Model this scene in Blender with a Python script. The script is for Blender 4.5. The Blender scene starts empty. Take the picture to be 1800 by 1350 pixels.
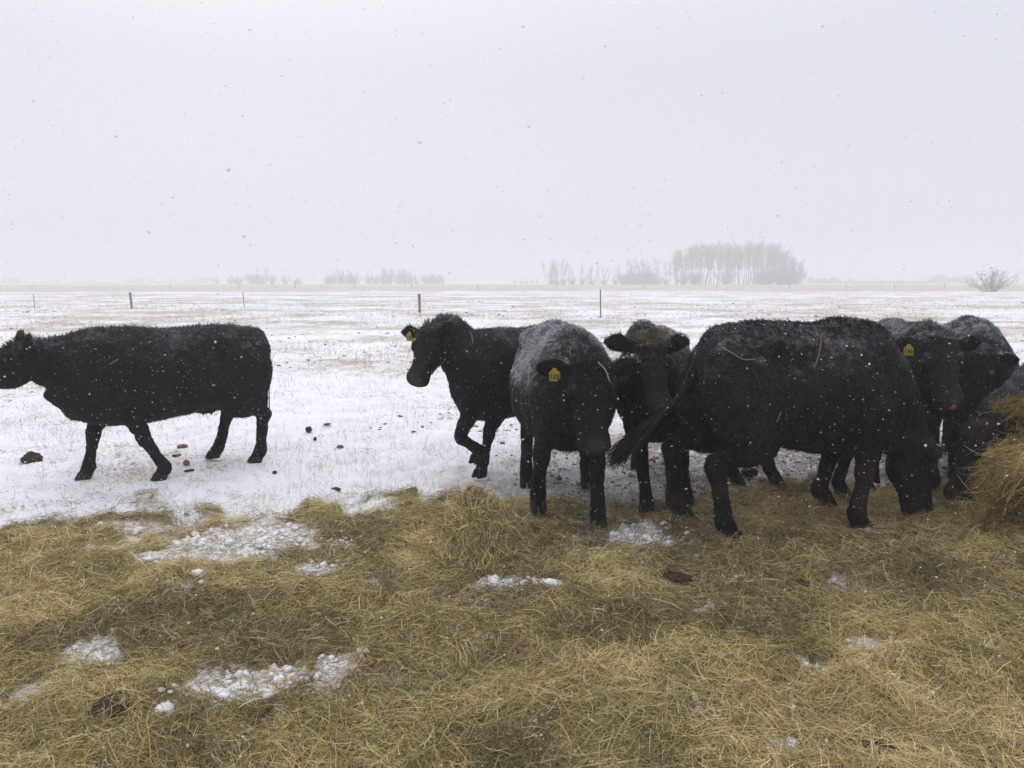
import bpy, math, random
import numpy as np
from mathutils import Vector
R = math.radians
rng = np.random.default_rng(7)
random.seed(7)
VOX = 0.010        # body remesh size
FUR = 1.0          # hair multiplier
HAYM = 1.0         # hay multiplier
PARTS = ('snow', 'trees', 'hay')

# ---------------------------------------------------------------- camera
CAM_H = 1.65
PITCH = math.atan(178 / 1350)
scn = bpy.context.scene
cam_d = bpy.data.cameras.new('camera')
cam = bpy.data.objects.new('camera', cam_d)
scn.collection.objects.link(cam)
cam.location = (0, 0, CAM_H)
cam.rotation_euler = (R(90) - PITCH, 0, 0)
cam_d.sensor_width = 36
cam_d.lens = 27.0
cam_d.clip_start = 0.05
cam_d.clip_end = 20000
cam_d.dof.use_dof = True
cam_d.dof.focus_distance = 5.5
cam_d.dof.aperture_fstop = 11
scn.camera = cam

# ---------------------------------------------------------------- sky, sun, exposure
w = bpy.data.worlds.new('World')
scn.world = w
w.use_nodes = True
nt = w.node_tree
bg = nt.nodes['Background']
sky = nt.nodes.new('ShaderNodeTexSky')
sky.sky_type = 'NISHITA'
sky.sun_disc = False
sky.sun_elevation = R(38)
sky.sun_rotation = R(-20)
sky.air_density = 1.0
sky.dust_density = 4.0
mx = nt.nodes.new('ShaderNodeMixRGB')            # thick snow cloud over the clear sky
mx.inputs[0].default_value = 0.93
mx.inputs[2].default_value = (7.65, 7.8, 8.65, 1)
nt.links.new(sky.outputs[0], mx.inputs[1])
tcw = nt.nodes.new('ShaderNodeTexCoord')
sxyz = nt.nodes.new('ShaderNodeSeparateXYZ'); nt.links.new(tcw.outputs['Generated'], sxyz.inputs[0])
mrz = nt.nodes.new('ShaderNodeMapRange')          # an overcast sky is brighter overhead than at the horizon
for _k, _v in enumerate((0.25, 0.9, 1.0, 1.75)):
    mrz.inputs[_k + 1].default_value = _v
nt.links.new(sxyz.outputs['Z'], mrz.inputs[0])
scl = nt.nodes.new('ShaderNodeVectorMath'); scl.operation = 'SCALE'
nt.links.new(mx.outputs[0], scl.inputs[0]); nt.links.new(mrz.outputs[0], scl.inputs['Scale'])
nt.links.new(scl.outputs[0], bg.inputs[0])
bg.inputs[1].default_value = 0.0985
sun_d = bpy.data.lights.new('sun', 'SUN')
sun = bpy.data.objects.new('sun', sun_d)
scn.collection.objects.link(sun)
sun_d.energy = 0.5
sun_d.angle = R(50)
sun_d.color = (1, 0.97, 0.93)
sun.rotation_euler = (R(90 - 38), 0, R(180 + 20))
scn.view_settings.view_transform = 'Standard'
scn.view_settings.look = 'None'
scn.view_settings.exposure = 0.0
scn.view_settings.gamma = 1.0
scn.cycles.use_denoising = True
scn.cycles.max_bounces = 6
scn.cycles.diffuse_bounces = 3
scn.cycles.volume_bounces = 2
scn.cycles.transparent_max_bounces = 8
scn.cycles.use_adaptive_sampling = True

# ---------------------------------------------------------------- small helpers
def link(o, parent=None):
    scn.collection.objects.link(o)
    if parent is not None:
        o.parent = parent
    return o

def tag(o, label=None, cat=None, group=None, kind=None):
    if label: o['label'] = label
    if cat: o['category'] = cat
    if group: o['group'] = group
    if kind: o['kind'] = kind
    return o

def empty(name, loc, rz=0):
    o = bpy.data.objects.new(name, None)
    o.empty_display_size = 0.2
    o.location = loc
    o.rotation_euler = (0, 0, rz)
    return link(o)

def np_mesh(name, V, F, mat, parent=None, color=None, smooth=True, attrs=None):
    """V (n,3); F list of arrays of shape (m,3) and/or (m,4); color (n,3)"""
    me = bpy.data.meshes.new(name)
    V = np.asarray(V, dtype=np.float32)
    Fs = [np.asarray(f, dtype=np.int32) for f in (F if isinstance(F, (list, tuple)) else [F]) if len(f)]
    nl = sum(f.size for f in Fs); nf = sum(len(f) for f in Fs)
    me.vertices.add(len(V)); me.loops.add(nl); me.polygons.add(nf)
    me.vertices.foreach_set('co', V.ravel())
    me.loops.foreach_set('vertex_index', np.concatenate([f.ravel() for f in Fs]))
    tot = np.concatenate([np.full(len(f), f.shape[1], np.int32) for f in Fs])
    start = np.concatenate([[0], np.cumsum(tot)[:-1]]).astype(np.int32)
    me.polygons.foreach_set('loop_start', start)
    me.polygons.foreach_set('loop_total', tot)
    if smooth:
        me.polygons.foreach_set('use_smooth', np.ones(nf, bool))
    me.update(calc_edges=True)
    if color is not None:
        a = me.color_attributes.new('Col', 'FLOAT_COLOR', 'POINT')
        c = np.ones((len(V), 4), np.float32); c[:, :3] = color
        a.data.foreach_set('color', c.ravel())
    if attrs:
        for k, v in attrs.items():
            a = me.attributes.new(k, 'FLOAT', 'POINT')
            a.data.foreach_set('value', np.asarray(v, np.float32))
    me.materials.append(mat)
    o = bpy.data.objects.new(name, me)
    return link(o, parent)

# value noise ------------------------------------------------------
def _h(ix, iy, iz, s):
    n = (ix.astype(np.int64) * 374761393 + iy.astype(np.int64) * 668265263 + iz.astype(np.int64) * 2147483647 + s * 974634777) & 0xffffffff
    n = ((n ^ (n >> 13)) * 1274126177) & 0xffffffff
    n = ((n ^ (n >> 16)) * 2246822519) & 0xffffffff
    return ((n ^ (n >> 15)) & 0xffffff) / float(0xffffff)

def vnoise(x, y, z=None, s=0):
    x = np.asarray(x, float); y = np.asarray(y, float)
    z = np.zeros_like(x) if z is None else np.asarray(z, float)
    ix, iy, iz = np.floor(x), np.floor(y), np.floor(z)
    fx, fy, fz = x - ix, y - iy, z - iz
    fx = fx * fx * (3 - 2 * fx); fy = fy * fy * (3 - 2 * fy); fz = fz * fz * (3 - 2 * fz)
    r = 0
    for a in (0, 1):
        for b in (0, 1):
            for c in (0, 1):
                wgt = (fx if a else 1 - fx) * (fy if b else 1 - fy) * (fz if c else 1 - fz)
                r = r + wgt * _h(ix + a, iy + b, iz + c, s)
    return r

def fbm(x, y, z=None, s=0, o=4, lac=2.1, g=0.5):
    t = 0; a = 1; n = 0
    for i in range(o):
        t = t + a * vnoise(np.asarray(x) * lac ** i, np.asarray(y) * lac ** i, None if z is None else np.asarray(z) * lac ** i, s + i * 17)
        n += a; a *= g
    return t / n

def sst(a, b, x):
    t = np.clip((x - a) / (b - a), 0, 1)
    return t * t * (3 - 2 * t)

# ribbons ----------------------------------------------------------
def ribbons(name, paths, width, side, mat, parent=None, color=None, tip=0.15, color_tip=None):
    """paths (n,k,3): n flat blades of k points; width (n,), side (n,3)"""
    n, k, _ = paths.shape
    prof = np.ones(k); prof[-1] = tip
    if k > 2: prof[0] = 0.8
    off = side[:, None, :] * (width[:, None] * 0.5 * prof[None, :])[:, :, None]
    V = np.stack([paths - off, paths + off], axis=2).reshape(-1, 3)
    base = (np.arange(n) * 2 * k)[:, None]
    q = []
    for j in range(k - 1):
        q.append(base + np.array([[2 * j, 2 * j + 1, 2 * j + 3, 2 * j + 2]]))
    F = np.concatenate(q, axis=0)
    col = None
    if color is not None:
        if color_tip is None:
            col = np.repeat(color, 2 * k, axis=0)
        else:
            t = np.linspace(0, 1, k)[None, :, None]
            c = color[:, None, :] * (1 - t) + color_tip[:, None, :] * t
            col = np.repeat(c, 2, axis=1).reshape(-1, 3)
    return np_mesh(name, V, F, mat, parent, col, smooth=True)

def unit(v):
    v = np.asarray(v, float)
    return v / (np.linalg.norm(v, axis=-1, keepdims=True) + 1e-9)

# ---------------------------------------------------------------- pixel -> ground, used once to lay things out in the world
def pray(px, py):
    u = (px - 900) / 1350; v = (py - 675) / 1350
    return u, math.cos(PITCH) - v * math.sin(PITCH), -math.sin(PITCH) - v * math.cos(PITCH)

def G(px, py, z=0.0):
    r = pray(px, py); t = (z - CAM_H) / r[2]
    return np.array([r[0] * t, r[1] * t, z])

def W(px, py, d):
    r = pray(px, py); t = d / r[1]
    return np.array([r[0] * t, d, CAM_H + r[2] * t])

# ---------------------------------------------------------------- materials
def new_mat(name):
    m = bpy.data.materials.new(name); m.use_nodes = True
    return m, m.node_tree, m.node_tree.nodes['Principled BSDF']

def attr_mat(name, rough=0.8, spec=0.3, bump=0.0, bscale=60, var=0.0, vscale=20, trans=0.0):
    m, t, p = new_mat(name)
    a = t.nodes.new('ShaderNodeAttribute'); a.attribute_name = 'Col'
    out = a.outputs['Color']
    if var:
        tc = t.nodes.new('ShaderNodeTexCoord')
        nz = t.nodes.new('ShaderNodeTexNoise'); nz.inputs['Scale'].default_value = vscale; nz.inputs['Detail'].default_value = 5
        t.links.new(tc.outputs['Object'], nz.inputs['Vector'])
        mr = t.nodes.new('ShaderNodeMapRange')
        mr.inputs[1].default_value = 0.3; mr.inputs[2].default_value = 0.7
        mr.inputs[3].default_value = 1 - var; mr.inputs[4].default_value = 1 + var
        t.links.new(nz.outputs[0], mr.inputs[0])
        mu = t.nodes.new('ShaderNodeVectorMath'); mu.operation = 'SCALE'
        t.links.new(out, mu.inputs[0]); t.links.new(mr.outputs[0], mu.inputs['Scale'])
        out = mu.outputs[0]
    t.links.new(out, p.inputs['Base Color'])
    p.inputs['Roughness'].default_value = rough
    p.inputs['Specular IOR Level'].default_value = spec
    if bump:
        tc = t.nodes.new('ShaderNodeTexCoord')
        nz = t.nodes.new('ShaderNodeTexNoise'); nz.inputs['Scale'].default_value = bscale; nz.inputs['Detail'].default_value = 6
        t.links.new(tc.outputs['Object'], nz.inputs['Vector'])
        b = t.nodes.new('ShaderNodeBump'); b.inputs['Strength'].default_value = bump; b.inputs['Distance'].default_value = 0.01
        t.links.new(nz.outputs[0], b.inputs['Height']); t.links.new(b.outputs[0], p.inputs['Normal'])
    return m

def plain_mat(name, col, rough=0.7, spec=0.3, bump=0.0, bscale=40, var=0.25, vscale=15):
    m, t, p = new_mat(name)
    tc = t.nodes.new('ShaderNodeTexCoord')
    nz = t.nodes.new('ShaderNodeTexNoise'); nz.inputs['Scale'].default_value = vscale; nz.inputs['Detail'].default_value = 6
    t.links.new(tc.outputs['Object'], nz.inputs['Vector'])
    cr = t.nodes.new('ShaderNodeValToRGB')
    cr.color_ramp.elements[0].position = 0.3; cr.color_ramp.elements[1].position = 0.7
    cr.color_ramp.elements[0].color = tuple(c * (1 - var) for c in col) + (1,)
    cr.color_ramp.elements[1].color = tuple(min(1, c * (1 + var)) for c in col) + (1,)
    t.links.new(nz.outputs[0], cr.inputs[0]); t.links.new(cr.outputs[0], p.inputs['Base Color'])
    p.inputs['Roughness'].default_value = rough; p.inputs['Specular IOR Level'].default_value = spec
    if bump:
        n2 = t.nodes.new('ShaderNodeTexNoise'); n2.inputs['Scale'].default_value = bscale; n2.inputs['Detail'].default_value = 6
        t.links.new(tc.outputs['Object'], n2.inputs['Vector'])
        b = t.nodes.new('ShaderNodeBump'); b.inputs['Strength'].default_value = bump; b.inputs['Distance'].default_value = 0.02
        t.links.new(n2.outputs[0], b.inputs['Height']); t.links.new(b.outputs[0], p.inputs['Normal'])
    return m

M_hide = attr_mat('black_hide', 0.85, 0.15, bump=0.8, bscale=55, var=0.35, vscale=40)
M_fur = attr_mat('fur', 0.55, 0.32)
M_eye = plain_mat('eye_wet', (0.012, 0.009, 0.008), 0.08, 0.6)
M_hoof = plain_mat('hoof_horn', (0.016, 0.014, 0.012), 0.7, 0.2, bump=0.4)
M_tag = plain_mat('yellow_tag_plastic', (0.44, 0.34, 0.05), 0.5, 0.35, var=0.12, vscale=60)
M_ink = plain_mat('tag_ink', (0.06, 0.05, 0.02), 0.7)
M_tongue = plain_mat('tongue', (0.42, 0.20, 0.20), 0.35, 0.5, var=0.1, vscale=80)
M_hay = attr_mat('hay_straw', 0.85, 0.15)
M_dung = plain_mat('dung', (0.05, 0.032, 0.022), 0.85, 0.2, bump=0.8, bscale=70, var=0.5, vscale=30)
M_dungtan = plain_mat('tan_clod', (0.22, 0.125, 0.075), 0.9, 0.2, bump=0.8, bscale=60, var=0.4, vscale=30)
M_dirtysnow = plain_mat('dirty_snow', (0.46, 0.43, 0.41), 0.8, 0.2, bump=0.4, bscale=60, var=0.45, vscale=12)
M_clod = plain_mat('frozen_earth', (0.16, 0.12, 0.10), 0.9, 0.2, bump=0.5, bscale=60, var=0.5, vscale=9)
M_snowlump = plain_mat('snow_lump', (0.86, 0.84, 0.82), 0.7, 0.3, bump=0.5, bscale=60, var=0.07, vscale=25)
M_flake = plain_mat('snow_flake', (0.93, 0.93, 0.94), 0.8, 0.2, var=0.02)
_t = M_flake.node_tree; _p = _t.nodes['Principled BSDF']          # a loose flake lets half the light through
_tr = _t.nodes.new('ShaderNodeBsdfTranslucent'); _tr.inputs[0].default_value = (.98, .98, .98, 1)
_mx = _t.nodes.new('ShaderNodeMixShader'); _mx.inputs[0].default_value = .6
_tp = _t.nodes.new('ShaderNodeBsdfTransparent'); _m2 = _t.nodes.new('ShaderNodeMixShader'); _m2.inputs[0].default_value = .38
_t.links.new(_mx.outputs[0], _m2.inputs[1]); _t.links.new(_tp.outputs[0], _m2.inputs[2])
_t.links.new(_p.outputs[0], _mx.inputs[1]); _t.links.new(_tr.outputs[0], _mx.inputs[2]); _t.links.new(_m2.outputs[0], _t.nodes['Material Output'].inputs['Surface'])
M_post = plain_mat('weathered_post', (0.15, 0.12, 0.105), 0.85, 0.2, bump=0.6, bscale=30, var=0.35, vscale=8)
M_steel = plain_mat('rusty_steel', (0.10, 0.08, 0.075), 0.6, 0.4, var=0.3)
M_wire = plain_mat('fence_wire', (0.14, 0.13, 0.13), 0.5, 0.5)
M_bark = plain_mat('poplar_bark', (0.11, 0.10, 0.09), 0.9, 0.2, var=0.3, vscale=1.5)
M_twig = plain_mat('twigs', (0.10, 0.085, 0.075), 0.9, 0.2, var=0.35, vscale=0.8)
M_leaf = plain_mat('dry_leaves', (0.17, 0.14, 0.10), 0.9, 0.2, var=0.35, vscale=0.8)
M_core = plain_mat('packed_hay', (0.11, 0.085, 0.042), 0.95, 0.1, bump=1.0, bscale=50, var=0.5, vscale=30)

# ---------------------------------------------------------------- ground layout functions (world metres)
# edge of the hay: points along its far boundary
_edge = np.array([G(*p)[:2] for p in [(-500, 950), (0, 936), (120, 934), (190, 898), (330, 915), (400, 900), (470, 925), (530, 905), (640, 905), (760, 880),
                                      (860, 870), (960, 895), (1030, 925), (1100, 905), (1180, 870), (1300, 852), (1500, 850), (1700, 850), (1900, 852), (2600, 850)]])
def edge_y(x):
    return np.interp(x, _edge[:, 0], _edge[:, 1])

_holes = [(160, 1150, 62, 26, .85), (450, 1195, 115, 42, .95), (590, 1180, 60, 40, .95), (290, 1265, 30, 20, .9), (330, 1225, 45, 18, .8), (440, 1285, 60, 20, .75), (520, 1265, 30, 12, .8), (530, 1310, 35, 12, .7),
          (560, 1000, 50, 12, .8), (430, 958, 150, 36, .95), (300, 985, 110, 26, .7), (240, 935, 60, 14, .6), (600, 960, 40, 10, .7), (340, 1040, 70, 20, .35), (350, 1100, 25, 10, .6), (555, 1105, 22, 10, .7), (870, 1030, 70, 14, .8), (965, 1030, 35, 14, .9),
          (1150, 955, 90, 22, .9), (1040, 972, 30, 9, .8), (1120, 935, 40, 14, .7), (1240, 1065, 35, 10, .7), (1410, 1160, 38, 14, .6), (1450, 1190, 40, 20, .6), (1540, 1140, 75, 26, .55), (1600, 1200, 60, 20, .4), (655, 1035, 18, 8, .8), (60, 1215, 40, 16, .5),
          (50, 1340, 50, 20, .6), (1380, 1320, 40, 18, .5), (1350, 1280, 50, 12, .3), (1470, 1025, 20, 8, .5), (1380, 890, 40, 10, .4), (700, 1190, 40, 18, .35), (210, 930, 70, 14, .55)]
_hw = []
for px, py, rx, ry, a in _holes:
    c = G(px, py); e = G(px + rx, py); f = G(px, py - ry)
    _hw.append((c[0], c[1], abs(e[0] - c[0]), abs(f[1] - c[1]), a))

def holes(x, y):
    v = np.zeros_like(x)
    for cx, cy, rx, ry, a in _hw:
        v = np.maximum(v, a * (1 - sst(0.45, 1.15, np.hypot((x - cx) / rx, (y - cy) / ry))))
    return v

def cover(x, y):
    """how thickly hay lies here, 0..1"""
    n = fbm(x * 2.2, y * 2.2, s=3) - 0.5
    n2 = fbm(x * 9, y * 9, s=5, o=3) - 0.5
    e = edge_y(x) - y
    c = sst(-0.30, 0.48, e + n * 2.0 + n2 * 0.9)
    c = np.maximum(c, .13 * sst(-1.2, -.05, e + n) * sst(.4, .65, fbm(x * 5, y * 5, s=8)))
    h = holes(x, y)
    thin = sst(0.56, 0.72, fbm(x * 3.1 + 9, y * 3.1, s=31)) * 0.5
    c = c * (1 - np.clip(sst(0.12, 0.62, h + (n2 * 1.5 + n * 0.5) * sst(0, .2, h)) + thin * .85, 0, 1) * 0.90)
    return np.clip(c, 0, 1)

# mounds: px, py of base centre, radius x, radius y (m), height (m)
_pile = (G(858, 985), 0.42, 0.36, 0.25)
_mounds = [(1690, 945, .45, .16, .13), (1790, 985, .35, .2, .14), (330, 905, .35, .12, .07), (120, 1010, .40, .20, .07), (60, 960, .35, .15, .08), (330, 1020, .55, .18, .05), (430, 1060, .35, .14, .05), (600, 930, .35, .16, .09), (700, 990, .45, .25, .09), (760, 1060, .35, .2, .06),
           (700, 1130, .35, .18, .06), (1000, 1100, .4, .2, .06), (880, 1250, .35, .15, .05), (1280, 1000, .45, .16, .09), (1500, 990, .6, .15, .08), (1480, 1120, .25, .15, .05),
           (1620, 1150, .35, .2, .07), (1250, 1200, .4, .2, .05), (1500, 1240, .35, .2, .06), (1750, 1050, .4, .2, .08), (1700, 1220, .3, .2, .07), (480, 1215, .10, .06, .06), (1100, 1010, .3, .2, .06),
           (180, 1120, .25, .15, .05), (100, 1260, .3, .2, .05), (650, 1290, .3, .18, .05), (1050, 1290, .3, .2, .05), (1240, 930, .5, .15, .04), (1600, 940, .5, .18, .07)]
_mw = [(G(px, py)[0], G(px, py)[1], rx, ry, h) for px, py, rx, ry, h in _mounds]
P_C = G(866, 985)

def terrain(x, y):
    d = np.hypot(x, y)
    z = 1.05 * sst(70, 330, d) - 9.0 * sst(420, 2600, d)
    z = z + (fbm(x * 0.05, y * 0.05, s=41, o=3) - 0.5) * 0.35 * sst(12, 60, d)
    return z

def snow_relief(x, y):
    d = np.hypot(x, y)
    a = (fbm(x * 1.1, y * 1.1, s=51, o=3) - 0.5) * 0.09
    a = a + (fbm(x * 5.5, y * 5.5, s=52, o=3) - 0.5) * 0.045
    a = a - .035 * sst(.66, .76, vnoise(x * 5.2, y * 4.4, s=55)) * (1 - sst(14, 22, d))
    a = a + (fbm(x * 20, y * 20, s=53, o=2) - 0.5) * (0.012 + .03 * sst(.3, 1.2, x) * (1 - sst(7.5, 9, y))) * (1 - sst(9, 20, d))
    return a

def ground_z(x, y):
    x = np.asarray(x, float); y = np.asarray(y, float)
    c = cover(x, y) * (1 - sst(7, 9, y)) * (y > 0)
    z = terrain(x, y) + snow_relief(x, y) * (1 - 0.4 * c)
    m = np.zeros_like(x)
    for cx, cy, rx, ry, h in _mw:
        m = np.maximum(m, h * np.exp(-1.6 * (((x - cx) / rx) ** 2 + ((y - cy) / ry) ** 2)))
    rough = (fbm(x * 3.6, y * 3.9, s=61, o=4) - 0.42) * 0.22 + (fbm(x * 12, y * 12, s=62, o=3) - 0.5) * 0.05
    return z + c * (m + np.maximum(rough, -0.01))

# ---------------------------------------------------------------- ground sheet
def build_ground():
    r = [0.25]
    while r[-1] < 9000:
        q = r[-1]
        r.append(q * (1.0065 if q < 14 else 1.02 if q < 120 else 1.06))
    r = np.array(r)
    th = np.concatenate([np.arange(-1.25, 1.25, 0.0062), np.arange(1.25, 2 * math.pi - 1.25, 0.06)])
    nr, na = len(r), len(th)
    RR, TT = np.meshgrid(r, th, indexing='ij')
    X = RR * np.sin(TT); Y = RR * np.cos(TT)
    Z = ground_z(X, Y)
    V = np.stack([X, Y, Z], -1).reshape(-1, 3)
    i = np.arange(nr - 1)[:, None] * na; j = np.arange(na)[None, :]; jn = (j + 1) % na
    F = np.stack([i + j, i + na + j, i + na + jn, i + jn], -1).reshape(-1, 4)
    cz = V[:na, 2].mean()
    V = np.vstack([V, [[0, 0, cz]]])
    T = np.stack([np.full(na, len(V) - 1), np.arange(na), (np.arange(na) + 1) % na], -1)
    x, y = V[:, 0], V[:, 1]
    cov = cover(x, y) * (1 - sst(7, 9, y))
    # dry stubble showing through the snow: denser along the fence and on the far field
    d = np.hypot(x, y)
    fl = y - (37.4 - 0.42 * (x - 0))
    stub = 0.55 * np.exp(-(fl / 5.0) ** 2)
    stub = np.maximum(stub, 0.42 * np.exp(-((y - 24) / 7) ** 2) * (x < 14))
    stub = np.maximum(stub, 0.95 * sst(112, 150, d + (fbm(x * .02, y * .02, s=72) - .5) * 60) * (1 - 0.45 * sst(230, 330, d)))
    stub = np.maximum(stub, 0.53 * sst(7, 16, d))
    stub = np.maximum(stub, 0.36)
    # trodden, dirty snow under and behind the herd
    trod = sst(0.6, 1.6, x) * (1 - sst(7.6, 9.0, y)) * sst(4, 4.8, y) * 0.8
    trod = np.maximum(trod, 0.55 * np.exp(-((x - 0.4) / 0.7) ** 2 - ((y - 5.9) / 0.8) ** 2))
    m, t, p = new_mat('ground')
    N = t.nodes; L = t.links
    geo = N.new('ShaderNodeNewGeometry')
    def noise(scale, detail=6, rough=0.55, vec=None):
        n = N.new('ShaderNodeTexNoise'); n.inputs['Scale'].default_value = scale; n.inputs['Detail'].default_value = detail
        n.inputs['Roughness'].default_value = rough
        L.new(vec or geo.outputs['Position'], n.inputs['Vector']); return n.outputs[0]
    def attr(nm):
        a = N.new('ShaderNodeAttribute'); a.attribute_name = nm; return a.outputs['Fac']
    def math_(op, a, b=None, c=None):
        n = N.new('ShaderNodeMath'); n.operation = op
        for k, v in enumerate((a, b, c)):
            if v is None: continue
            if isinstance(v, (int, float)): n.inputs[k].default_value = v
            else: L.new(v, n.inputs[k])
        return n.outputs[0]
    def mr(v, a, b, c=0, dd=1):
        n = N.new('ShaderNodeMapRange'); n.interpolation_type = 'SMOOTHSTEP'
        L.new(v, n.inputs[0])
        for k, q in enumerate((a, b, c, dd)):
            if isinstance(q, (int, float)): n.inputs[k + 1].default_value = q
            else: L.new(q, n.inputs[k + 1])
        return n.outputs[0]
    def mix(f, a, b):
        n = N.new('ShaderNodeMixRGB')
        for k, v in enumerate((f, a, b)):
            if isinstance(v, (int, float)): n.inputs[k].default_value = v
            elif isinstance(v, tuple): n.inputs[k].default_value = v + (1,)
            else: L.new(v, n.inputs[k])
        return n.outputs[0]
    snow = mix(mr(noise(1.5), .3, .7), (0.90, 0.90, 0.915), (0.84, 0.835, 0.855))
    # stubble speckle: fine litter where a fine noise passes a threshold set by the coarse ones
    lit = mix(mr(noise(14), .3, .7), (0.42, 0.31, 0.20), (0.56, 0.455, 0.31))
    lit = mix(mr(noise(3), .42, .6), lit, (0.30, 0.22, 0.17))
    st = math_('ADD', attr('stub'), math_('MULTIPLY', math_('SUBTRACT', noise(0.35, 4), 0.5), 1.3))
    st = math_('ADD', st, math_('MULTIPLY', math_('SUBTRACT', noise(0.09, 3), 0.5), 1.3))
    st = math_('ADD', st, math_('MULTIPLY', math_('SUBTRACT', noise(2.6, 4), 0.5), 0.9))
    fine = noise(26, 5, 0.7)
    thr = math_('SUBTRACT', 0.775, math_('MULTIPLY', st, 0.46))
    f1 = mr(fine, math_('SUBTRACT', thr, 0.07), math_('ADD', thr, 0.05))
    c1 = mix(math_('MULTIPLY', f1, 0.85), snow, lit)
    # trodden dirty snow
    td = math_('MULTIPLY', attr('trod'), mr(math_('ADD', noise(6, 6, .65), math_('MULTIPLY', noise(30, 4), 0.45)), 0.56, 0.80))
    c2 = mix(td, c1, (0.13, 0.10, 0.075))
    c2 = mix(math_('MULTIPLY', attr('trod'), mr(noise(16, 8, .8), .40, .58, 0.0, 0.85)), c2, (0.27, 0.235, 0.20))
    # ground below the hay
    hay = mix(mr(noise(26, 8, .8), .38, .62), (0.11, 0.085, 0.04), (0.33, 0.265, 0.15))
    hay = mix(mr(noise(60, 4, .8), .60, .72), hay, (0.62, 0.58, 0.52))
    hf = mr(math_('ADD', attr('cover'), math_('MULTIPLY', math_('SUBTRACT', noise(17, 5, .7), 0.5), 0.9)), 0.30, 0.62)
    slush = mix(mr(noise(19, 8, .8), .45, .55), (0.86, 0.83, 0.80), (0.33, 0.275, 0.19))
    near = mr(attr('hayzone'), 0.3, 0.7)
    c2 = mix(math_('MULTIPLY', near, 0.85), c2, slush)
    c3 = mix(hf, c2, hay)
    L.new(c3, p.inputs['Base Color'])
    p.inputs['Roughness'].default_value = 0.75
    p.inputs['Specular IOR Level'].default_value = 0.25
    bmp = N.new('ShaderNodeBump'); bmp.inputs['Strength'].default_value = 0.7; bmp.inputs['Distance'].default_value = 0.012
    L.new(math_('ADD', noise(40, 6, .7), math_('MULTIPLY', noise(9, 5), 1.5)), bmp.inputs['Height'])
    L.new(bmp.outputs[0], p.inputs['Normal'])
    zone = sst(-0.25, 0.25, edge_y(x) - y) * (1 - sst(7, 9, y)) * sst(0.0, 0.3, 0.6 + 0 * x)
    o = np_mesh('ground', V, [F, T], m, attrs=dict(cover=cov, stub=stub, trod=trod, hayzone=zone))
    tag(o, kind='structure')
    return o
build_ground()

# ================================================================ COWS
def ring_mesh(rings, n=22):
    """rings: list of (centre, right, up, w, top, bottom, exponent). returns V,F closed"""
    V = []; F = []
    a = np.linspace(0, 2 * math.pi, n, endpoint=False)
    for c, r, u, w_, t_, b_, e in rings:
        cs, sn = np.cos(a), np.sin(a)
        if isinstance(e, tuple): e = np.where(sn > 0, e[0], e[1])
        xs = np.sign(cs) * np.abs(cs) ** (2 / e) * w_
        ys = np.sign(sn) * np.abs(sn) ** (2 / e)
        ys = np.where(ys > 0, ys * t_, ys * b_)
        V.append(np.asarray(c)[None] + xs[:, None] * np.asarray(r)[None] + ys[:, None] * np.asarray(u)[None])
    k = len(rings)
    V = np.vstack(V)
    for i in range(k - 1):
        for j in range(n):
            jn = (j + 1) % n
            F.append((i * n + j, i * n + jn, (i + 1) * n + jn, (i + 1) * n + j))
    c0 = len(V); V = np.vstack([V, V[:n].mean(0)[None], V[(k - 1) * n:k * n].mean(0)[None]])
    for j in range(n):
        jn = (j + 1) % n
        F.append((c0, jn, j, j)); F.append((c0 + 1, (k - 1) * n + j, (k - 1) * n + jn, (k - 1) * n + jn))
    return V, F

def catmull(P, m):
    """P (k,d) control rows -> smoothly resampled rows"""
    P = np.asarray(P, float)
    k = len(P); Q = np.vstack([2 * P[0] - P[1], P, 2 * P[-1] - P[-2]])
    out = []
    for i in range(k - 1):
        p0, p1, p2, p3 = Q[i:i + 4]
        for t in np.arange(m) / m:
            out.append(0.5 * ((2 * p1) + (-p0 + p2) * t + (2 * p0 - 5 * p1 + 4 * p2 - p3) * t * t + (-p0 + 3 * p1 - 3 * p2 + p3) * t ** 3))
    out.append(P[-1])
    return np.array(out)

def tube(P, m=5, ref=(0, 1, 0), n=16, e=2.0):
    """P rows: x,y,z, r_in_plane, r_lateral ; ref = lateral direction"""
    Q = catmull(P, m)
    pos = Q[:, :3]; T = unit(np.gradient(pos, axis=0))
    ref = np.asarray(ref, float)
    rings = []
    for p, t, q in zip(pos, T, Q):
        lat = ref - t * np.dot(ref, t); lat = lat / np.linalg.norm(lat)
        up = np.cross(t, lat)
        rings.append((p, lat, up, max(q[4], .004), max(q[3], .004), max(q[3], .004), e))
    return ring_mesh(rings, n)

def rotm(yaw, pitch, roll):
    """columns: forward, left, up"""
    cy, sy, cp, sp = math.cos(yaw), math.sin(yaw), math.cos(pitch), math.sin(pitch)
    f = np.array([cy * cp, sy * cp, sp])
    l = np.array([-sy, cy, 0])
    u = np.cross(f, l)
    cr, sr = math.cos(roll), math.sin(roll)
    return f, l * cr + u * sr, u * cr - l * sr

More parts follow.
